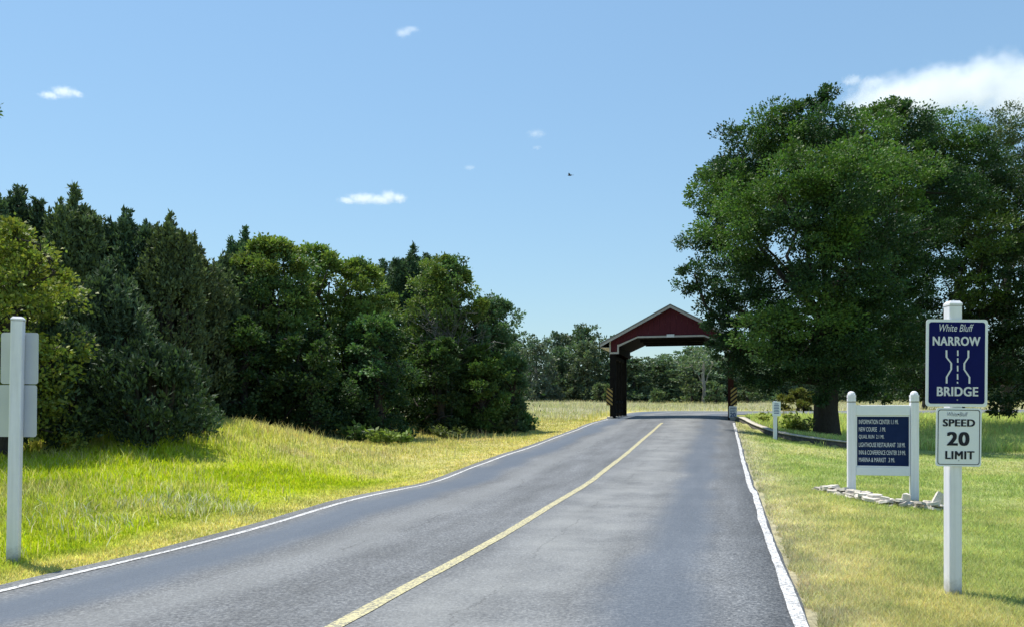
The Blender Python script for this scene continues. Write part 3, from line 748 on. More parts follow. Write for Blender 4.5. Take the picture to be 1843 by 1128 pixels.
# a taller tree out of frame whose twig reaches in at the upper left
r = np.random.default_rng(141)
Y0 = 16; bx = -12.5; base = (bx, Y0, gz1(bx, Y0)-.1)
tip = px(-4, 192, Y0)
lb = [(tip[0]-bx-.12, 0, tip[2]-base[2]-.03, .13, BRG), (.8, .4, 6.8, 1.2, BRG), (0, 0, 7.6, 1.2, BRG), (-.8, -.3, 6.6, 1.2, BRG), (.2, .9, 5.6, 1.2, BRG), (-.4, .8, 8.4, .9, BRG)]
tree("mesquite_tree", "tree off the left edge with one twig tip showing against the sky", "tree", base, lb, [(0,0,0),(.1,0,2.5),(0,.1,5),(.1,0,7.6)], [.22,.18,.14,.06], r, cm=60, per=16, leaf=.10, wd=.018, twn=40, spread=.13)

# undergrowth that closes the wall behind the front trees
r = np.random.default_rng(150)
pts = []
for (u, Y, vt, hw) in [(-120,27,420,120),(0,28,420,90),(90,28,420,90),(180,28,440,90),(270,28,470,80),(340,29,500,70),(420,33,520,80),(500,34,500,90),(580,35,510,80),(660,36,540,80),(730,39,540,70),(800,40,540,70),(860,41,590,60)]:
    X = (u-UC)/F*Y; z0 = gz1(X, Y); zt = EYE-(vt+35-VH)*Y/F; n = 400
    pts.append(np.stack([X + r.normal(0, hw*Y/F*.6, n), Y + r.normal(0, .8, n), z0 + r.random(n)*(zt-z0)], 1))
P = np.concatenate(pts); k = 8
lp = (P[:, None] + r.normal(0, .4, (len(P), k, 3))).reshape(-1, 3); D = unit(r, len(lp))
v, f, cc = leaves(lp, D, r.uniform(.15, .3, len(lp)), .06, np.array(OAK)[None]*r.uniform(.5, 1.1, (len(lp), 1)), r)
tag(link("undergrowth", np_mesh("undergrowth", v, f, cc), None, M_leaf), "dense dark undergrowth deep inside the left wall of trees", None, None, 'stuff')

# leafy weeds at the foot of the left wall
def weed(label, X, Y, h, R, c, seed, n=90, group=None, leaf=.22, wd=.05):
    r = np.random.default_rng(seed); z0 = gz1(X, Y)
    root = empty("weed_plant", (X, Y, z0), 0, label, "weed", group)
    mb = MB(); VV = []; DD = []
    for k in range(max(4, n//9)):
        a_ = r.uniform(0, 6.28); q = R*math.sqrt(r.random()); e = np.array([q*math.cos(a_), q*math.sin(a_), h*r.uniform(.5, 1)])
        s_ = e*np.array([.35, .35, 0]); mb.tube([s_, (s_+e)/2 + np.array([0, 0, .08]), e], [.012, .009, .004], 4)
        for j in range(9):
            p = s_ + (e-s_)*r.uniform(.25, 1); VV.append(p); d = np.array([r.normal(), r.normal(), r.uniform(-.1, .7)]); DD.append(d/np.linalg.norm(d))
    P = np.array(VV); D = np.array(DD); m = len(P)
    v, f, cc = leaves(P, D, r.uniform(.6, 1.2, m)*leaf, wd, np.array(c)[None]*r.uniform(.75, 1.25, (m, 1)), r)
    mb.build("stem", M_grass if False else M_stem, root); link("foliage", np_mesh("foliage", v, f, cc), root, M_leaf)
M_stem = mat("green_stem", (.09, .11, .04), .7)
wx, wy = px(690, 800, 25.8)[:2]; weed("clump of broad pale green leaves in front of the left wall", wx, wy, .55, .5, (.20, .28, .07), 201, 200)
wx, wy = px(722, 796, 26.6)[:2]; weed("second pale leaved clump right beside the broad pale clump", wx, wy, .42, .45, (.17, .25, .06), 202, 150)
wx, wy = px(640, 795, 26.4)[:2]; weed("dark leafy weeds at the dip left of the pale leaved clumps", wx, wy, .7, .6, (.05, .10, .03), 203, 220)
wx, wy = px(812, 782, 31.5)[:2]; weed("low green weeds fringing the middle of the left wall foot", wx, wy, .5, .9, (.12, .16, .05), 204, 200)
wx, wy = px(905, 775, 35.0)[:2]; weed("tufted weeds at the right foot of the left wall", wx, wy, .6, .8, (.10, .13, .05), 205, 220)
# right bank plants
wx, wy = px(1424, 785, 37.5)[:2]; weed("bushy yellow green weed behind the small white sign post", wx, wy, 1.0, .55, (.17, .21, .04), 206, 260)
wx, wy = px(1446, 792, 37.0)[:2]; weed("leafy weed against the left side of the oak trunk", wx, wy, .9, .5, (.16, .19, .06), 207, 220)
wx, wy = px(1376, 762, 42.0)[:2]; weed("sparse weed on the bank between kerb and small sign", wx, wy, .7, .35, (.20, .22, .04), 208, 60)
wx, wy = px(1418, 742, 46.0)[:2]; weed("tall thin weed with drooping brown head behind the small sign", wx, wy, 1.4, .3, (.26, .22, .09), 209, 50)
wx, wy = px(1440, 735, 58.0)[:2]
broad("pale green roadside bush between the small sign and the oak trunk", 1436, 700, 68.0, 34, (.16, .19, .05), (.18, .21, .06), 210, .0, "shrub", "shrub", nl=8, leaf=.22, wd=.06)

# --- far belt of trees
FAR = [(.105, .165, .100), (.092, .140, .098), (.128, .180, .112), (.118, .158, .118)]  # grey green leaves, lightened and blued to paint in distance haze
protos = []
for k in range(5):
    r = np.random.default_rng(300 + k); H, R = 8.0, 3.2; lb = [(2.1*math.cos(q), 2.1*math.sin(q), .8, 1.25, FAR[k % 4]) for q in (0, 1.3, 2.5, 3.8, 5.0)]
    for i in range(16):
        h = (i+.5)/16; a_ = i*2.4 + r.uniform(-.4, .4); lr = r.uniform(1.0, 1.5)*(1 if h < .85 else .75)
        d_ = max(0, R*math.sin(math.pi*min(1, .28+.62*h))**.6 - lr)*r.uniform(.6, 1.1)
        lb.append((d_*math.cos(a_), d_*math.sin(a_), max(.9, min(h*H, H-lr)), lr, FAR[k % 4] if r.random() < .7 else FAR[(k+2) % 4]))
    lp, D, ln, wd, c, P = lobes_crown(lb, 13, 18, r, spread=.42, leaf=.32, wd=.115, inner=.3)
    v, f, cc = leaves(lp, D, ln, wd, c, r)
    cme = np_mesh("crown", v, f, cc); cme.materials.append(M_leaf)
    wv, wf = wood([(0,0,-.3),(.1,0,2),(0,.1,4),(.1,0,6.5)], [.28,.2,.16,.06], [l[:3] for l in lb[3::2]], r)
    wme = np_mesh("trunk", wv, wf, None, True); wme.materials.append(M_palebark if k == 3 else M_bark)
    protos.append((wme, cme))
r = np.random.default_rng(320)
def far_tree(X, Y, H, W, k, label, group):
    root = empty("field_tree", (X, Y, gz1(X, Y) - .1), r.uniform(0, 6.28), label, "tree", group)
    root.scale = (W/3.2, W/3.2, H/8.0)
    link("trunk", protos[k][0], root); link("crown", protos[k][1], root)
def far_label(X, Y, hill=False):
    u = UC + F*X/Y
    if hill: return ("tree on the wooded rise behind the far tree belt", "trees on the far wooded rise")
    if u < 1110: return ("dark tree of the far belt left of the covered bridge", "far belt trees left of the bridge")
    if u < 1325: return ("grey green tree of the far belt seen through the bridge opening", "far belt trees seen through the bridge")
    return ("tree of the far belt right of the covered bridge behind the oaks", "far belt trees right of the bridge")
for X in np.arange(-7, 70, 3.1):
    Y = 97 + r.uniform(-2.5, 2.5); x = X + r.uniform(-1, 1)
    u = UC + F*x/Y; H = r.uniform(4.8, 5.7) if 1110 < u < 1330 else r.uniform(5.6, 7.2) if u > 1110 else r.uniform(6.6, 7.6)
    far_tree(x, Y, H, r.uniform(2.6, 3.6), int(r.integers(0, 5)), *far_label(x, Y))
for X in np.arange(-8, 80, 4.6):
    Y = 108 + r.uniform(-3, 3); x = X + r.uniform(-1.3, 1.3)
    u = UC + F*x/Y; H = r.uniform(5.0, 5.9) if 1110 < u < 1240 else r.uniform(6.2, 7.6) if u > 1110 else r.uniform(8.6, 10.0)
    far_tree(x, Y, H, r.uniform(3, 4), int(r.integers(0, 5)), *far_label(x, Y))
for X in np.arange(20, 110, 6.2):
    Y = 150 + r.uniform(-4, 4); x = X + r.uniform(-1.5, 1.5)
    far_tree(x, Y, r.uniform(6.4, 7.6) + (1.6 if x > 38 else 0), r.uniform(3.6, 5), int(r.integers(0, 5)), *far_label(x, Y, True))
# shrubs in front of the belt
for u, vb, Y, hw, vt, lbl in ((1085,722,88,26,690,"grey green shrub standing out at the belt's foot just left of the bridge"), (1182,726,85,14,700,"pointed small green shrub at the foot of the far belt within the opening"),
        (1245,724,86,20,682,"yellow green shrub beside the pale trunk in the opening"), (1288,724,84,20,684,"bright shrub next to the right bridge post"), (1345,724,88,24,690,"dark shrub at the belt's foot right of the bridge")):
    broad(lbl, u, vt, Y + 4, hw, (.10,.15,.075), (.11,.16,.08), int(u), .0, "shrub", "shrub", nl=7, cm=10, per=16, leaf=.3, wd=.09, sprigs=2)
# the pale trunked tree in the opening
r = np.random.default_rng(330)
bx, by = px(1266, 718, 90)[:2]
tree("sycamore_tree", "pale trunked tree seen through the bridge opening", "tree", (bx, by, gz1(bx, by)-.1), [(0,-.3,4.6,1.2,FAR[2]),(1.1,.6,4.4,1.2,FAR[2]),(-1.1,.5,4.2,1.2,FAR[2]),(.2,.9,5.4,1.0,FAR[2])],
     [(0,0,0),(.1,0,1.5),(-.05,0,3.0),(.1,.2,4.6)], [.22, .19, .16, .09], r, cm=8, per=14, barkm=M_palebark, twn=10, leaf=.32, wd=.09, spread=.5)

# ------------------------------------------------------------------ covered bridge
BY = 46.5; BX = -2.893 + TAN*BY; BZ = .97
br = empty("covered_bridge", (BX, BY, BZ), -math.radians(14.5), "red gabled covered bridge spanning the end of the road", "bridge")
DEP, SL, PK = 5.7, .534, 6.29
zr = lambda x: PK - SL*abs(x)
def zb(x):
    x = abs(x)
    return 3.72 if x > 2.881 else (4.12 + (2.88-x)*(.47/1.03) if x > 1.85 else 4.59)
edges = [0, .308, .617, .925, 1.233, 1.542, 1.85, 2.193, 2.537, 2.88, 3.15, 3.42]
rr_ = random.Random(5)
for y0, nm in ((0, 'front'), (DEP - .04, 'back')):
    for s in (-1, 1):
        for a_, b_ in zip(edges[:-1], edges[1:]):
            xa, xb = a_ + .004, b_ - .004; e = 1e-4
            q = [(s*xa, zb(a_ + e)), (s*xb, zb(b_ - e) if abs(b_-2.88) > 1e-6 else 4.12), (s*xb, zr(xb) - .10), (s*xa, zr(xa) - .10)]
            if a_ >= 2.88: q[0] = (s*xa, 3.72)
            if s < 0: q = q[::-1]
            d = rr_.uniform(-.008, .008)
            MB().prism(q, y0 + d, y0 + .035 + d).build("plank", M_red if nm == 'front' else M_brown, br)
# roof, rake boards, eaves
mb = MB()
for s in (-1, 1):
    q = [(0, PK + .02), (0, PK + .09), (s*3.92, zr(3.92) + .09), (s*3.92, zr(3.92) + .02)]
    mb.prism(q if s < 0 else q[::-1], -.36, DEP + .3)
mb.build("roof", M_roof, br)
for s in (-1, 1):
    for y0 in (-.34, DEP + .24):
        q = [(s*.0, PK + .015), (s*3.90, zr(3.90) + .015), (s*3.90, zr(3.90) - .125), (s*.0, PK - .125)]
        MB().prism(q if s < 0 else q[::-1], y0, y0 + .035).build("rake_board", M_trim, br)
    MB().box((s*3.885, DEP/2, zr(3.9) - .08), (.03, DEP + .52, .19)).build("eave_board", M_trim, br)
    MB().box((s*3.65, DEP/2, zr(3.9) - .16), (.42, DEP + .5, .02)).build("soffit", M_trim, br)
    # side wall strip between soffit and posts
    MB().box((s*3.40, DEP/2, 3.95), (.05, DEP - .1, .5)).build("side_panel", M_brown, br)
# opening trim on the front
def bar(mb, p, q, w, y0, y1):
    d = np.array(q) - np.array(p); nrm = np.array([-d[1], d[0]])/np.linalg.norm(d)*w
    a_, b_, c_, d_ = p, q, tuple(np.array(q)+nrm), tuple(np.array(p)+nrm)
    mb.prism([a_, b_, c_, d_], y0, y1)
mb = MB(); T = .10
mb.prism([(-1.85,4.57),(1.85,4.57),(1.85-.04,4.57+T),(-1.85+.04,4.57+T)], -.05, -.012)
for s in (-1, 1):
    q = [(s*2.88,4.10),(s*1.85,4.57),(s*1.81,4.57+T),(s*2.88-s*.0,4.10+T+.02)]
    mb.prism(q if s < 0 else q[::-1], -.05, -.012)
    q = [(s*2.88,3.70),(s*2.88,4.10+T+.02),(s*2.97,4.10+T+.02),(s*2.97,3.83),(s*2.97,3.70)]
    mb.prism(q[::-1] if s < 0 else q, -.05, -.0125)
    mb.box((s*3.19, -.031, 3.75), (.44, .036, .10))
    mb.box((s*3.385, -.033, 4.12), (.09, .04, .62))
mb.build("opening_trim", M_trim, br)
MB().box((0, -.065, 4.655), (.42, .03, .16)).build("header_plate", M_signwhite, br)
# lining
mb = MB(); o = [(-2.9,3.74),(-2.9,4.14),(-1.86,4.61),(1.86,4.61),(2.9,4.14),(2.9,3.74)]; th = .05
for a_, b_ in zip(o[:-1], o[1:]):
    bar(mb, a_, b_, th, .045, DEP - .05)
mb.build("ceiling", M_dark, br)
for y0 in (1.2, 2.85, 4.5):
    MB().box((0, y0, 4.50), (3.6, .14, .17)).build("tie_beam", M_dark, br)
# posts and rails
for s in (-1, 1):
    for k in range(5):
        w = .30 if k in (0, 4) else .16
        yb = [.17, 1.5, 2.85, 4.2, DEP - .17][k]; xx = s*(3.40 - w/2)
        MB().box((xx, yb, 1.83), (w, w, 3.78 + (.6 if k in (1, 2, 3) else 0))).build("post", M_dark if s < 0 or k else M_brown, br, .012)
    for zz in (.45, 1.0):
        MB().box((s*3.30, DEP/2, zz), (.06, DEP - .5, .16)).build("rail", M_dark, br)
    MB().box((s*3.32, DEP/2, 3.55), (.22, DEP - .1, .2)).build("wall_plate", M_dark, br)
    MB().box((s*3.38, DEP/2, .02), (.34, DEP + .3, .24)).build("footing", M_conc, br, .02)

def stripes(name, sgn):
    m = mat(name, (.5, .3, .02), .5); t = NT(m)
    sp_ = t.new("ShaderNodeSeparateXYZ"); t.link(t.new("ShaderNodeTexCoord").outputs["Object"], sp_.inputs[0])
    q = t.math('FRACT', t.math('DIVIDE', t.math('MULTIPLY_ADD', sp_.outputs[0], sgn*.85, sp_.outputs[2]), .235))
    t.link(t.mix(t.math('GREATER_THAN', q, .5), (.010, .010, .010), (.40, .28, .09)), t.b.inputs["Base Color"]); return m
RB = Matrix.Translation((BX, BY, BZ)) @ Matrix.Rotation(-math.radians(14.5), 4, 'Z')
for s, sg in ((-1, 1), (1, -1)):
    p = RB @ Vector((s*3.36 - (.05 if s < 0 else -.05), -.03, 1.27))
    o = MB().prism(rrect(.34, .98, .03, 3), -.015, 0).build("hazard_marker", stripes("hazard_stripes", sg))
    o.location = p; o.rotation_euler = (0, 0, -math.radians(14.5))
    tag(o, "black and yellow striped hazard marker on the %s" % ("thick left post of the covered bridge" if s < 0 else "slim right post of the covered bridge"), "road sign", "hazard markers on the bridge posts")

# ------------------------------------------------------------------ lettering
def text_mesh(s, w, h, bold=.0, shear=0, spacing=1.0):
    cu = bpy.data.curves.new("lettering", 'FONT'); cu.body = s; cu.size = 1; cu.shear = shear
    cu.extrude = 0.0; cu.space_character = spacing; cu.resolution_u = 4
    o = bpy.data.objects.new("lettering", cu); col.objects.link(o)
    dg = bpy.context.evaluated_depsgraph_get(); me = bpy.data.meshes.new_from_object(o.evaluated_get(dg))
    bpy.data.objects.remove(o); bpy.data.curves.remove(cu)
    n = len(me.vertices); v = np.empty(n*3, np.float32); me.vertices.foreach_get("co", v); v = v.reshape(-1, 3)
    if bold > .008:
        fc = [tuple(p_.vertices) for p_ in me.polygons]; sh = [(dx, dz) for dx in np.linspace(-bold, bold, 5) for dz in (-.4*bold, .4*bold)]
        V = np.concatenate([v + np.array([dx, dz, 0], np.float32) for dx, dz in sh]); m2 = bpy.data.meshes.new("lettering")
        m2.from_pydata(V.tolist(), [], [tuple(i_ + k_*n for i_ in f_) for k_ in range(len(sh)) for f_ in fc]); bpy.data.meshes.remove(me); me = m2; v = V; lay = np.repeat(np.arange(len(sh)), n); n = len(V)
    else: lay = np.zeros(n)
    lo, hi = v.min(0), v.max(0); x = (v[:, 0] - (lo[0]+hi[0])/2)/(hi[0]-lo[0])*w; z = (v[:, 1] - (lo[1]+hi[1])/2)/(hi[1]-lo[1])*h
    me.vertices.foreach_set("co", np.stack([x, -lay*.00005, z], 1).astype(np.float32).ravel()); me.materials.clear()
    me.update(); me.name = "lettering"; return me
def text(s, x, z, w, h, y, m, parent, **kw):
    o = link("lettering", text_mesh(s, w, h, **kw), parent, m); o.location = (x, y, z); return o

M_post = noisy("weathered_post_vinyl", (.80, .795, .855), (.84, .835, .885), 14, .45, .05, .4); t = NT(M_post)
gco = t.new("ShaderNodeTexCoord"); gs = t.new("ShaderNodeSeparateXYZ"); t.link(gco.outputs["Generated"], gs.inputs[0])
gn = t.noise(gco.outputs["Object"], 16, 6, .7); gm = t.new("ShaderNodeMapping"); gm.inputs["Scale"].default_value = (14, 14, .8); t.link(gco.outputs["Object"], gm.inputs[0])
streaks = t.noise(gm.outputs[0], 1.6, 4, .6)
fd = t.new("ShaderNodeMapRange"); t.link(t.math('MULTIPLY_ADD', gn, -.09, gs.outputs[2]), fd.inputs[0]); fd.inputs[1].default_value = .105; fd.inputs[2].default_value = .045
old = t.b.inputs["Base Color"].links[0].from_socket
cc = t.mix(t.math('MULTIPLY', fd.outputs[0], .75), t.mix(1.0, old, t.ramp(streaks, (.35, (.90, .90, .88)), (.6, (1, 1, 1))), 'MULTIPLY'), (.20, .19, .15))
t.link(cc, t.b.inputs["Base Color"])
def post(root, h, w, m=M_post, neck=False, x=0, y=0, yaw=0, z0=-.25):
    MB().box((0, 0, (h + z0)/2), (w, w, h - z0)).build("post", m, root, .006).location = (x, y, 0)
    p = root.children[-1]; p.rotation_euler = (0, 0, yaw)
    mb = MB()
    if neck:                                            # grooved neck and rounded finial
        for zz, ww, hh in ((h + .012, w*.94, .024), (h + .052, w, .056), (h + .086, w*.94, .012), (h + .115, w*1.02, .046)): mb.box((0, 0, zz), (ww, ww, hh))
        n = 10; pr = [(w*.50, .138), (w*.49, .160), (w*.40, .186), (w*.22, .203), (w*.02, .208)]
        vv = [(r_*math.cos(6.2832*k/n), r_*math.sin(6.2832*k/n), h + z) for r_, z in pr for k in range(n)]
        mb.add(vv, [(i*n+k, i*n+(k+1) % n, (i+1)*n+(k+1) % n, (i+1)*n+k) for i in range(4) for k in range(n)])
    else:
        mb.box((0, 0, h + .008), (w*1.03, w*1.03, .020))
        a_ = w*.515; b_ = w*.36; z1, z2 = h + .019, h + .042
        mb.add([(-a_,-a_,z1),(a_,-a_,z1),(a_,a_,z1),(-a_,a_,z1),(-b_,-b_,z2),(b_,-b_,z2),(b_,b_,z2),(-b_,b_,z2)], [(0,1,5,4),(1,2,6,5),(2,3,7,6),(3,0,4,7),(4,5,6,7)])
    c = mb.build("post_cap", m, root); c.location = (x, y, 0); c.rotation_euler = (0, 0, yaw)

# ---- narrow bridge / speed limit sign
Y0 = 7.25; SC = Y0/F; X0 = (1714.8-UC)*SC
rs = empty("road_sign", (X0, Y0, gz1(X0, Y0)), 0, "white post with blue narrow bridge sign above a speed limit 20 sign", "road sign")
zg = gz1(X0, Y0); zz = lambda v: EYE - (v-VH)*SC - zg; xx = lambda u: (u-1714.8)*SC
post(rs, zz(551), .108)
K = 3.525; cu_ = lambda x: 1640 + x/K; cv_ = lambda y: 540 + y/K           # readings taken off an enlarged crop
def on(panel_c, x, y): return xx(cu_(x)) - panel_c[0], zz(cv_(y)) - panel_c[1]
pc = (xx(1714.3), zz(653.5)); yF = -.054 - .012
p = MB().prism(rrect(110*SC, 155*SC, .028), -.004, 0).build("sign_panel", M_signwhite, rs); p.location = (pc[0], yF, pc[1]); p.rotation_euler = (0, math.radians(.5), 0)
b = MB().prism(rrect(100*SC, 145*SC, .022), -.006, -.0045).build("blue_field", M_navy, p)
def wt(s, x0, x1, y0, y1, m=M_letter, par=p, c=pc, **kw):
    x, z = on(c, (x0+x1)/2, (y0+y1)/2); return text(s, x, z, (x1-x0)/K*SC, (y1-y0)/K*SC, -.0072, m, par, **kw)
wt("White Bluff", 150, 365, 157, 203, shear=.28, bold=0)
wt("NARROW", 108, 408, 234, 291, bold=.035, spacing=1.06); wt("BRIDGE", 137, 397, 549, 608, bold=.035, spacing=1.06)
mb = MB()
def poly(pts, w):
    q = [on(pc, x, y) for x, y in pts]; L_ = [(x - w/2, z) for x, z in q]; R_ = [(x + w/2, z) for x, z in q]
    mb.add([(x, -.0072, z) for x, z in L_ + R_], [(i+1, i, i+len(q), i+1+len(q)) for i in range(len(q)-1)])
poly([(195,320),(196,364),(226,402),(226,440),(198,488),(198,528)], .0155)
poly([(333,320),(333,364),(308,402),(308,440),(341,488),(341,528)], .0155)
for y0_, y1_ in ((320,355),(369,397),(416,452),(468,503),(517,528)): poly([(266,y0_),(267,y1_)], .0125)
mb.build("road_pictogram", M_letter, p)
x, z = on(pc, 266, 631); MB().box((x, -.0075, z), (.012, .003, .010)).build("bolt", M_bolt, p)
pc2 = (xx(1717.8), zz(785.5))
p2 = MB().prism(rrect(81*SC, 104*SC, .024), -.004, 0).build("sign_panel", M_signwhite, rs); p2.location = (pc2[0], yF, pc2[1]); p2.rotation_euler = (0, math.radians(.7), 0)
mb = MB(); ring(mb, rrect(75*SC, 98*SC, .022), rrect(72.6*SC, 95.6*SC, .019), -.0055, -.0045); mb.build("border", M_black, p2)
kw2 = dict(par=p2, c=pc2)
wt("White Bluff", 200, 330, 708, 734, M_grey, shear=.28, **kw2)
wt("SPEED", 172, 375, 752, 798, M_black, bold=.04, spacing=1.08, **kw2); wt("20", 199, 341, 832, 919, M_black, bold=.045, spacing=1.1, **kw2); wt("LIMIT", 190, 373, 952, 1003, M_black, bold=.04, spacing=1.1, **kw2)
for xq, yq, hh in ((271, 722, .012), (275, 1012, .008)):
    x, z = on(pc2, xq, yq); MB().box((x, -.0075, z), (.007, .003, hh)).build("bolt", M_bolt if yq > 900 else M_black, p2)

# ---- the sign seen from behind on the left
Y0 = 9.0; SC = Y0/F; X0 = (24-UC)*SC + .0; zg = gz1(X0, Y0)
rb = empty("road_sign", (X0, Y0, zg), 0, "white post on the left verge carrying two signs seen from behind", "road sign")
rb.rotation_euler = (0, math.radians(1.15), 0)
zz = lambda v: EYE - (v-VH)*SC - zg
post(rb, zz(577), .115, yaw=math.radians(16))
for (u0, u1, v0, v1, l_) in ((3, 71, 597, 690, .0), (0, 70, 692, 786, .0)):
    q = MB().prism(rrect((u1-u0)*SC, (v1-v0)*SC, .03), 0, .004).build("sign_panel", M_alu, rb); q.location = ((u0+u1)/2*SC - 40.5*SC, .075, zz((v0+v1)/2)); q.rotation_euler = (0, math.radians(-.6), 0)
    for dz in (-.16, .16):
        MB().box((0, -.006, dz), (.02, .006, .02)).build("bolt", M_bolt, q)

# ---- directory board
PL = Vector((*px(1532.3, 891, 15.1)[:2], 0)); PR = Vector((*px(1645.3, 903, 14.85)[:2], 0))
mid = (PL + PR)/2; wsep = (PR - PL).length; yaw = math.atan2(PR.y-PL.y, PR.x-PL.x)
zg = -.005; SC = 15/F; zz = lambda v: EYE - (v-VH)*SC - zg
db = empty("directory_board", (mid.x, mid.y, zg), yaw, "white framed navy directory board listing distances in front of the oak", "sign board")
PW = .136
for s in (-1, 1): post(db, zz(703) - .21, PW, M_post, True, s*wsep/2, 0)
iw = wsep - PW - .004
for v0, v1 in ((728.5, 746.5), (839.5, 854.5)):
    MB().box((0, 0, (zz(v0)+zz(v1))/2), (iw, .09, zz(v0)-zz(v1))).build("rail", M_white, db, .006)
hp = zz(746.5) - zz(839.5) - .006; cp = (zz(746.5) + zz(839.5))/2
pn = MB().box((0, 0, 0), (iw - .006, .03, hp)).build("board_panel", M_panel, db); pn.location = (0, .005, cp)
mb = MB(); m_ = .018
for s in (-1, 1): mb.box((s*(iw/2 - .003 - m_/2), -.0255, 0), (m_, .03, hp - .004))
for s in (-1, 1): mb.box((0, -.0255, s*(hp/2 - .002 - m_/2)), (iw - .006 - 2*m_ - .004, .03, m_))
mb.build("moulding", M_white, pn)
K = 4.7; ul = lambda x: (1500 + x/K - 1588.9)*wsep/113.0; vl = lambda y: zz(690 + y/K) - cp
for s_, x0, x1, y0_ in (("INFORMATION CENTER 1.1 MI.", 216, 550, 321), ("NEW COURSE   .1 MI.", 216, 443, 384), ("QUAIL RUN  2.1 MI.", 216, 430, 449),
                        ("LIGHTHOUSE RESTAURANT  3.8 MI.", 216, 608, 515), ("INN & CONFERENCE CENTER 3.9 MI.", 216, 611, 580), ("MARINA & MARKET  .3 MI.", 216, 520, 642)):
    text(s_, (ul(x0)+ul(x1))/2, vl(y0_), (ul(x1)-ul(x0)), 37/K*SC, -.0172, M_dirletter, pn, bold=.007)

# ---- stone border in front of the board
sb = empty("stone_border", (6.4, 14.6, gz1(6.4, 14.6)), 0, "low curved border of stacked pale flat stones under the directory board", "stone border")
r = np.random.default_rng(400)
arc = np.array([px(1484, 886, 15.75)[:2], px(1506, 893, 15.1)[:2], px(1528, 900, 14.65)[:2], px(1560, 907, 14.2)[:2], px(1600, 913, 13.85)[:2], px(1650, 917, 13.6)[:2], px(1692, 916, 13.65)[:2]])
sl = np.concatenate([[0], np.cumsum(np.linalg.norm(np.diff(arc, axis=0), axis=1))])
def stone_mesh(seed):
    r = np.random.default_rng(seed); bm = bmesh.new(); n = int(r.integers(6, 9))
    ang = np.sort(np.linspace(0, 2*np.pi, n, endpoint=False) + r.uniform(-.3, .3, n)); R = r.uniform(.75, 1.05, n)
    lo = [bm.verts.new((math.cos(a_)*q, math.sin(a_)*q, -.5)) for a_, q in zip(ang, R)]
    hi = [bm.verts.new((math.cos(a_)*q*r.uniform(.86, 1.0), math.sin(a_)*q*r.uniform(.86, 1.0), .5 + r.uniform(-.15, .1))) for a_, q in zip(ang, R)]
    bm.faces.new(lo[::-1]); bm.faces.new(hi)
    for i in range(n): bm.faces.new((lo[i], lo[(i+1) % n], hi[(i+1) % n], hi[i]))
    bmesh.ops.triangulate(bm, faces=[f for f in bm.faces if len(f.verts) > 4])
    me = bpy.data.meshes.new("stone"); bm.to_mesh(me); bm.free(); return me
sms = [stone_mesh(410 + k) for k in range(9)]
for k, me in enumerate(sms): me.materials.append(M_stone if k % 3 else M_stone2)
for lay, cnt in ((0, 40), (1, 40), (2, 24)):
    for k in range(cnt):
        s_ = (k + r.uniform(.1, .9))/cnt*sl[-1]
        if lay == 2: s_ = sl[-1]*r.uniform(.1, 1.0)
        x = np.interp(s_, sl, arc[:, 0]); y = np.interp(s_, sl, arc[:, 1])
        x += r.normal(0, .05); y += r.normal(.12, .09)
        o = link("stone", sms[int(r.integers(0, 9))], sb)
        hh = r.uniform(.028, .058); L_ = r.uniform(.07, .19)
        o.location = (x-6.4, y-14.6, gz1(x, y) - sb.location.z + .015 + lay*.045 + r.uniform(0, .015))
        o.rotation_euler = (r.normal(0, .14), r.normal(0, .14), r.uniform(0, 6.28)); o.scale = (L_, L_*r.uniform(.55, .9), hh)
o = link("stone", sms[2], sb); x, y = px(1690, 905, 13.7)[:2]; o.location = (x-6.4, y-14.6, .1); o.scale = (.13, .09, .2); o.rotation_euler = (.1, .5, .4)
o = link("stone", sms[4], sb); x, y = px(1630, 905, 13.75)[:2]; o.location = (x-6.4, y-14.6, .12); o.scale = (.11, .06, .15); o.rotation_euler = (.1, .1, .4)

# ---- small white sign on the right verge
Y0 = 33.0; SC = Y0/F; X0 = (1395-UC)*SC; zg = gz1(X0, Y0); zz = lambda v: EYE - (v-VH)*SC - zg
ss = empty("small_sign", (X0, Y0, zg), 0, "small white post sign with blue print standing beside the kerb", "sign")
post(ss, zz(723), .125)
q = MB().prism(rrect(15*SC, 26*SC, .03), -.008, 0).build("sign_panel", M_signwhite, ss); q.location = (.03, -.075, zz(735))
mb = MB(); M_blue = mat("blue_print", (.10, .14, .30), .5)
for k, w in enumerate((.16, .20, .19, .21, .18, .22, .2)): mb.box((.0, -.0095, .20 - k*.062), (w, .002, .032))
mb.build("print", M_blue, q)
mb = MB(); mb.tube([(.10,.02,-.05),(.10,.02,.55),(.12,.02,.9)], [.014,.014,.012], 6); mb.build("stake", M_dark, ss)

# ---- speed plate at the right bridge post
p = RB @ Vector((3.36, -.09, .42))
sp_ = empty("speed_plate", p, -math.radians(14.5), "small speed 20 plate low on the right bridge post below the striped marker", "road sign")
q = MB().prism(rrect(.42, .64, .04), -.01, 0).build("sign_panel", M_signwhite, sp_)
text("SPEED", 0, .19, .30, .09, -.0115, M_blue, sp_, bold=.03); text("LIMIT", 0, .05, .28, .08, -.0115, M_blue, sp_, bold=.03)
text("20", 0, -.15, .30, .24, -.0115, M_blue, sp_, bold=.04)

# ---- guide post pair on the far road bend
bx, by = px(1446, 742, 57.5)[:2]
MBp = MB().box((0, 0, .25), (.09, .09, .7)).build("marker_post", M_dark, None, .01); MBp.location = (bx, by, gz1(bx, by))
tag(MBp, "short dark marker post by the far bend beside the oak trunk", "post")

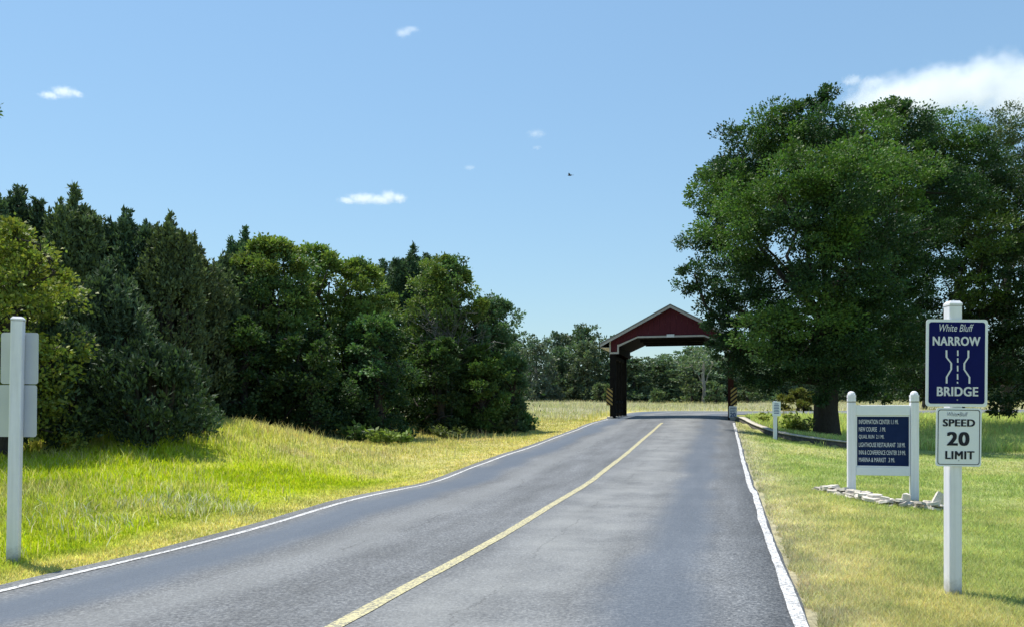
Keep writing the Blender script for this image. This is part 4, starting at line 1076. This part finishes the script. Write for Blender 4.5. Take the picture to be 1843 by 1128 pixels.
# ---- bird
b0 = px(1026, 316, 60)
bd = empty("bird", b0, math.radians(70), "small dark bird flying high over the bridge", "bird")
M_bird = mat("dark_plumage", (.015, .02, .03), .7)
mb = MB(); mb.tube([(0,-.17,0),(0,-.10,.01),(0,0,.0),(0,.10,.015),(0,.15,.03),(0,.19,.025)], [.008,.035,.05,.04,.028,.004], 8)
mb.add([(-.02,-.14,0),(.02,-.14,0),(.05,-.27,0),(-.05,-.27,0),(0,-.2,.008)], [(0,1,4),(1,2,4),(2,3,4),(3,0,4)]); mb.build("body", M_bird, bd, smooth=True)
for s in (-1, 1):
    mb = MB(); q = [(s*.03,.07,.02),(s*.16,.09,.08),(s*.34,.0,.10),(s*.17,-.04,.07),(s*.03,-.06,.015)]
    mb.add(q + [(a_, b_, c_ - .012) for a_, b_, c_ in q], [(0,1,2,3,4),(9,8,7,6,5)] + [(i, (i+1) % 5, (i+1) % 5+5, i+5) for i in range(5)]); mb.build("wing", M_bird, bd)

# ------------------------------------------------------------------ clouds: volumes far beyond the trees
def cloud(label, puffs, D, dens, seed, noise_amp=.55, ns=3.0, edge=.85):
    """puffs: (u, v, ru, rv) in measured photo pixels at distance D"""
    sc = D/F; P = [(px(u, v, D), ru*sc, rv*sc) for u, v, ru, rv in puffs]
    c = np.mean([p[0] for p in P], axis=0)
    x0 = min(p[0][0]-p[1] for p in P); x1 = max(p[0][0]+p[1] for p in P); z0 = min(p[0][2]-p[2] for p in P); z1 = max(p[0][2]+p[2] for p in P)
    dy = max(p[2] for p in P)*1.5
    o = MB().box(((x0+x1)/2-c[0], 0, (z0+z1)/2-c[2]), ((x1-x0)*1.15, dy*2.3, (z1-z0)*1.2)).build("cloud", None)
    o.location = c
    m = bpy.data.materials.new("cloud_vapour"); m.use_nodes = True; t = NT(m); t.n.remove(t.b)
    tc = t.new("ShaderNodeTexCoord").outputs["Object"]; field = None
    size = np.mean([p[2] for p in P])
    nz = t.new("ShaderNodeTexNoise", noise_dimensions='4D'); nz.inputs["W"].default_value = seed; nz.inputs["Scale"].default_value = ns/size/2; nz.inputs["Detail"].default_value = 6; nz.inputs["Roughness"].default_value = .6
    t.link(tc, nz.inputs["Vector"])
    for (pc_, rx, rz) in P:
        v = t.new("ShaderNodeVectorMath", operation='SUBTRACT'); t.link(tc, v.inputs[0]); v.inputs[1].default_value = tuple(np.array(pc_)-c)
        w = t.new("ShaderNodeVectorMath", operation='DIVIDE'); t.link(v.outputs[0], w.inputs[0]); w.inputs[1].default_value = (rx, dy, rz)
        l = t.new("ShaderNodeVectorMath", operation='LENGTH'); t.link(w.outputs[0], l.inputs[0])
        q = t.math('SUBTRACT', 1.0, l.outputs["Value"]); field = q if field is None else t.math('MAXIMUM', field, q)
    d = t.math('ADD', field, t.math('MULTIPLY_ADD', nz.outputs["Fac"], noise_amp*2, -noise_amp*1.15))
    mr = t.new("ShaderNodeMapRange", interpolation_type='SMOOTHSTEP'); t.link(d, mr.inputs[0]); mr.inputs[1].default_value = 0.0; mr.inputs[2].default_value = edge; mr.inputs[4].default_value = dens/size
    pv = t.new("ShaderNodeVolumePrincipled"); pv.inputs["Color"].default_value = (.90, .925, .955, 1); pv.inputs["Anisotropy"].default_value = .3
    t.link(mr.outputs[0], pv.inputs["Density"]); t.link(pv.outputs[0], t.n["Material Output"].inputs["Volume"])
    m.cycles.volume_step_rate = 1.0
    o.data.materials.append(m)
    return tag(o, label, "cloud")
D = 1500
cloud("large white cloud bank behind the oak crowns at the right", [(1600,185,100,46),(1650,172,70,42),(1690,165,90,52),(1770,150,80,56),(1850,165,100,66),(1940,170,90,70)], D, 1.2, 1, .7, 4, .6)
cloud("small white cloud just left of the large cloud bank", [(1535,145,26,13),(1572,148,34,13)], D, .5, 2, .9, 4)
cloud("low flat white cloud with a bump above the left tree line", [(655,358,46,13),(700,354,20,15),(718,357,18,11),(625,361,22,8),(685,360,40,11)], D, .75, 3, .7, 4)
cloud("small white wedge cloud in the upper left sky", [(115,166,30,13),(90,172,26,8),(138,169,14,7)], D, .6, 4, .8, 4)
cloud("torn wisp of cloud high in the middle of the sky", [(724,60,17,10),(739,53,22,6),(731,58,14,9)], D, .4, 5, 1.1, 7)
cloud("faint cloud puff left of the bird", [(965,241,24,10)], D, .22, 6, .9)
cloud("tiny faint cloud between the low flat cloud and the bird", [(845,302,14,6)], D, .22, 7, .9)
cloud("tiniest faint puff below the puff left of the bird", [(966,266,12,6)], D, .15, 8, .9)
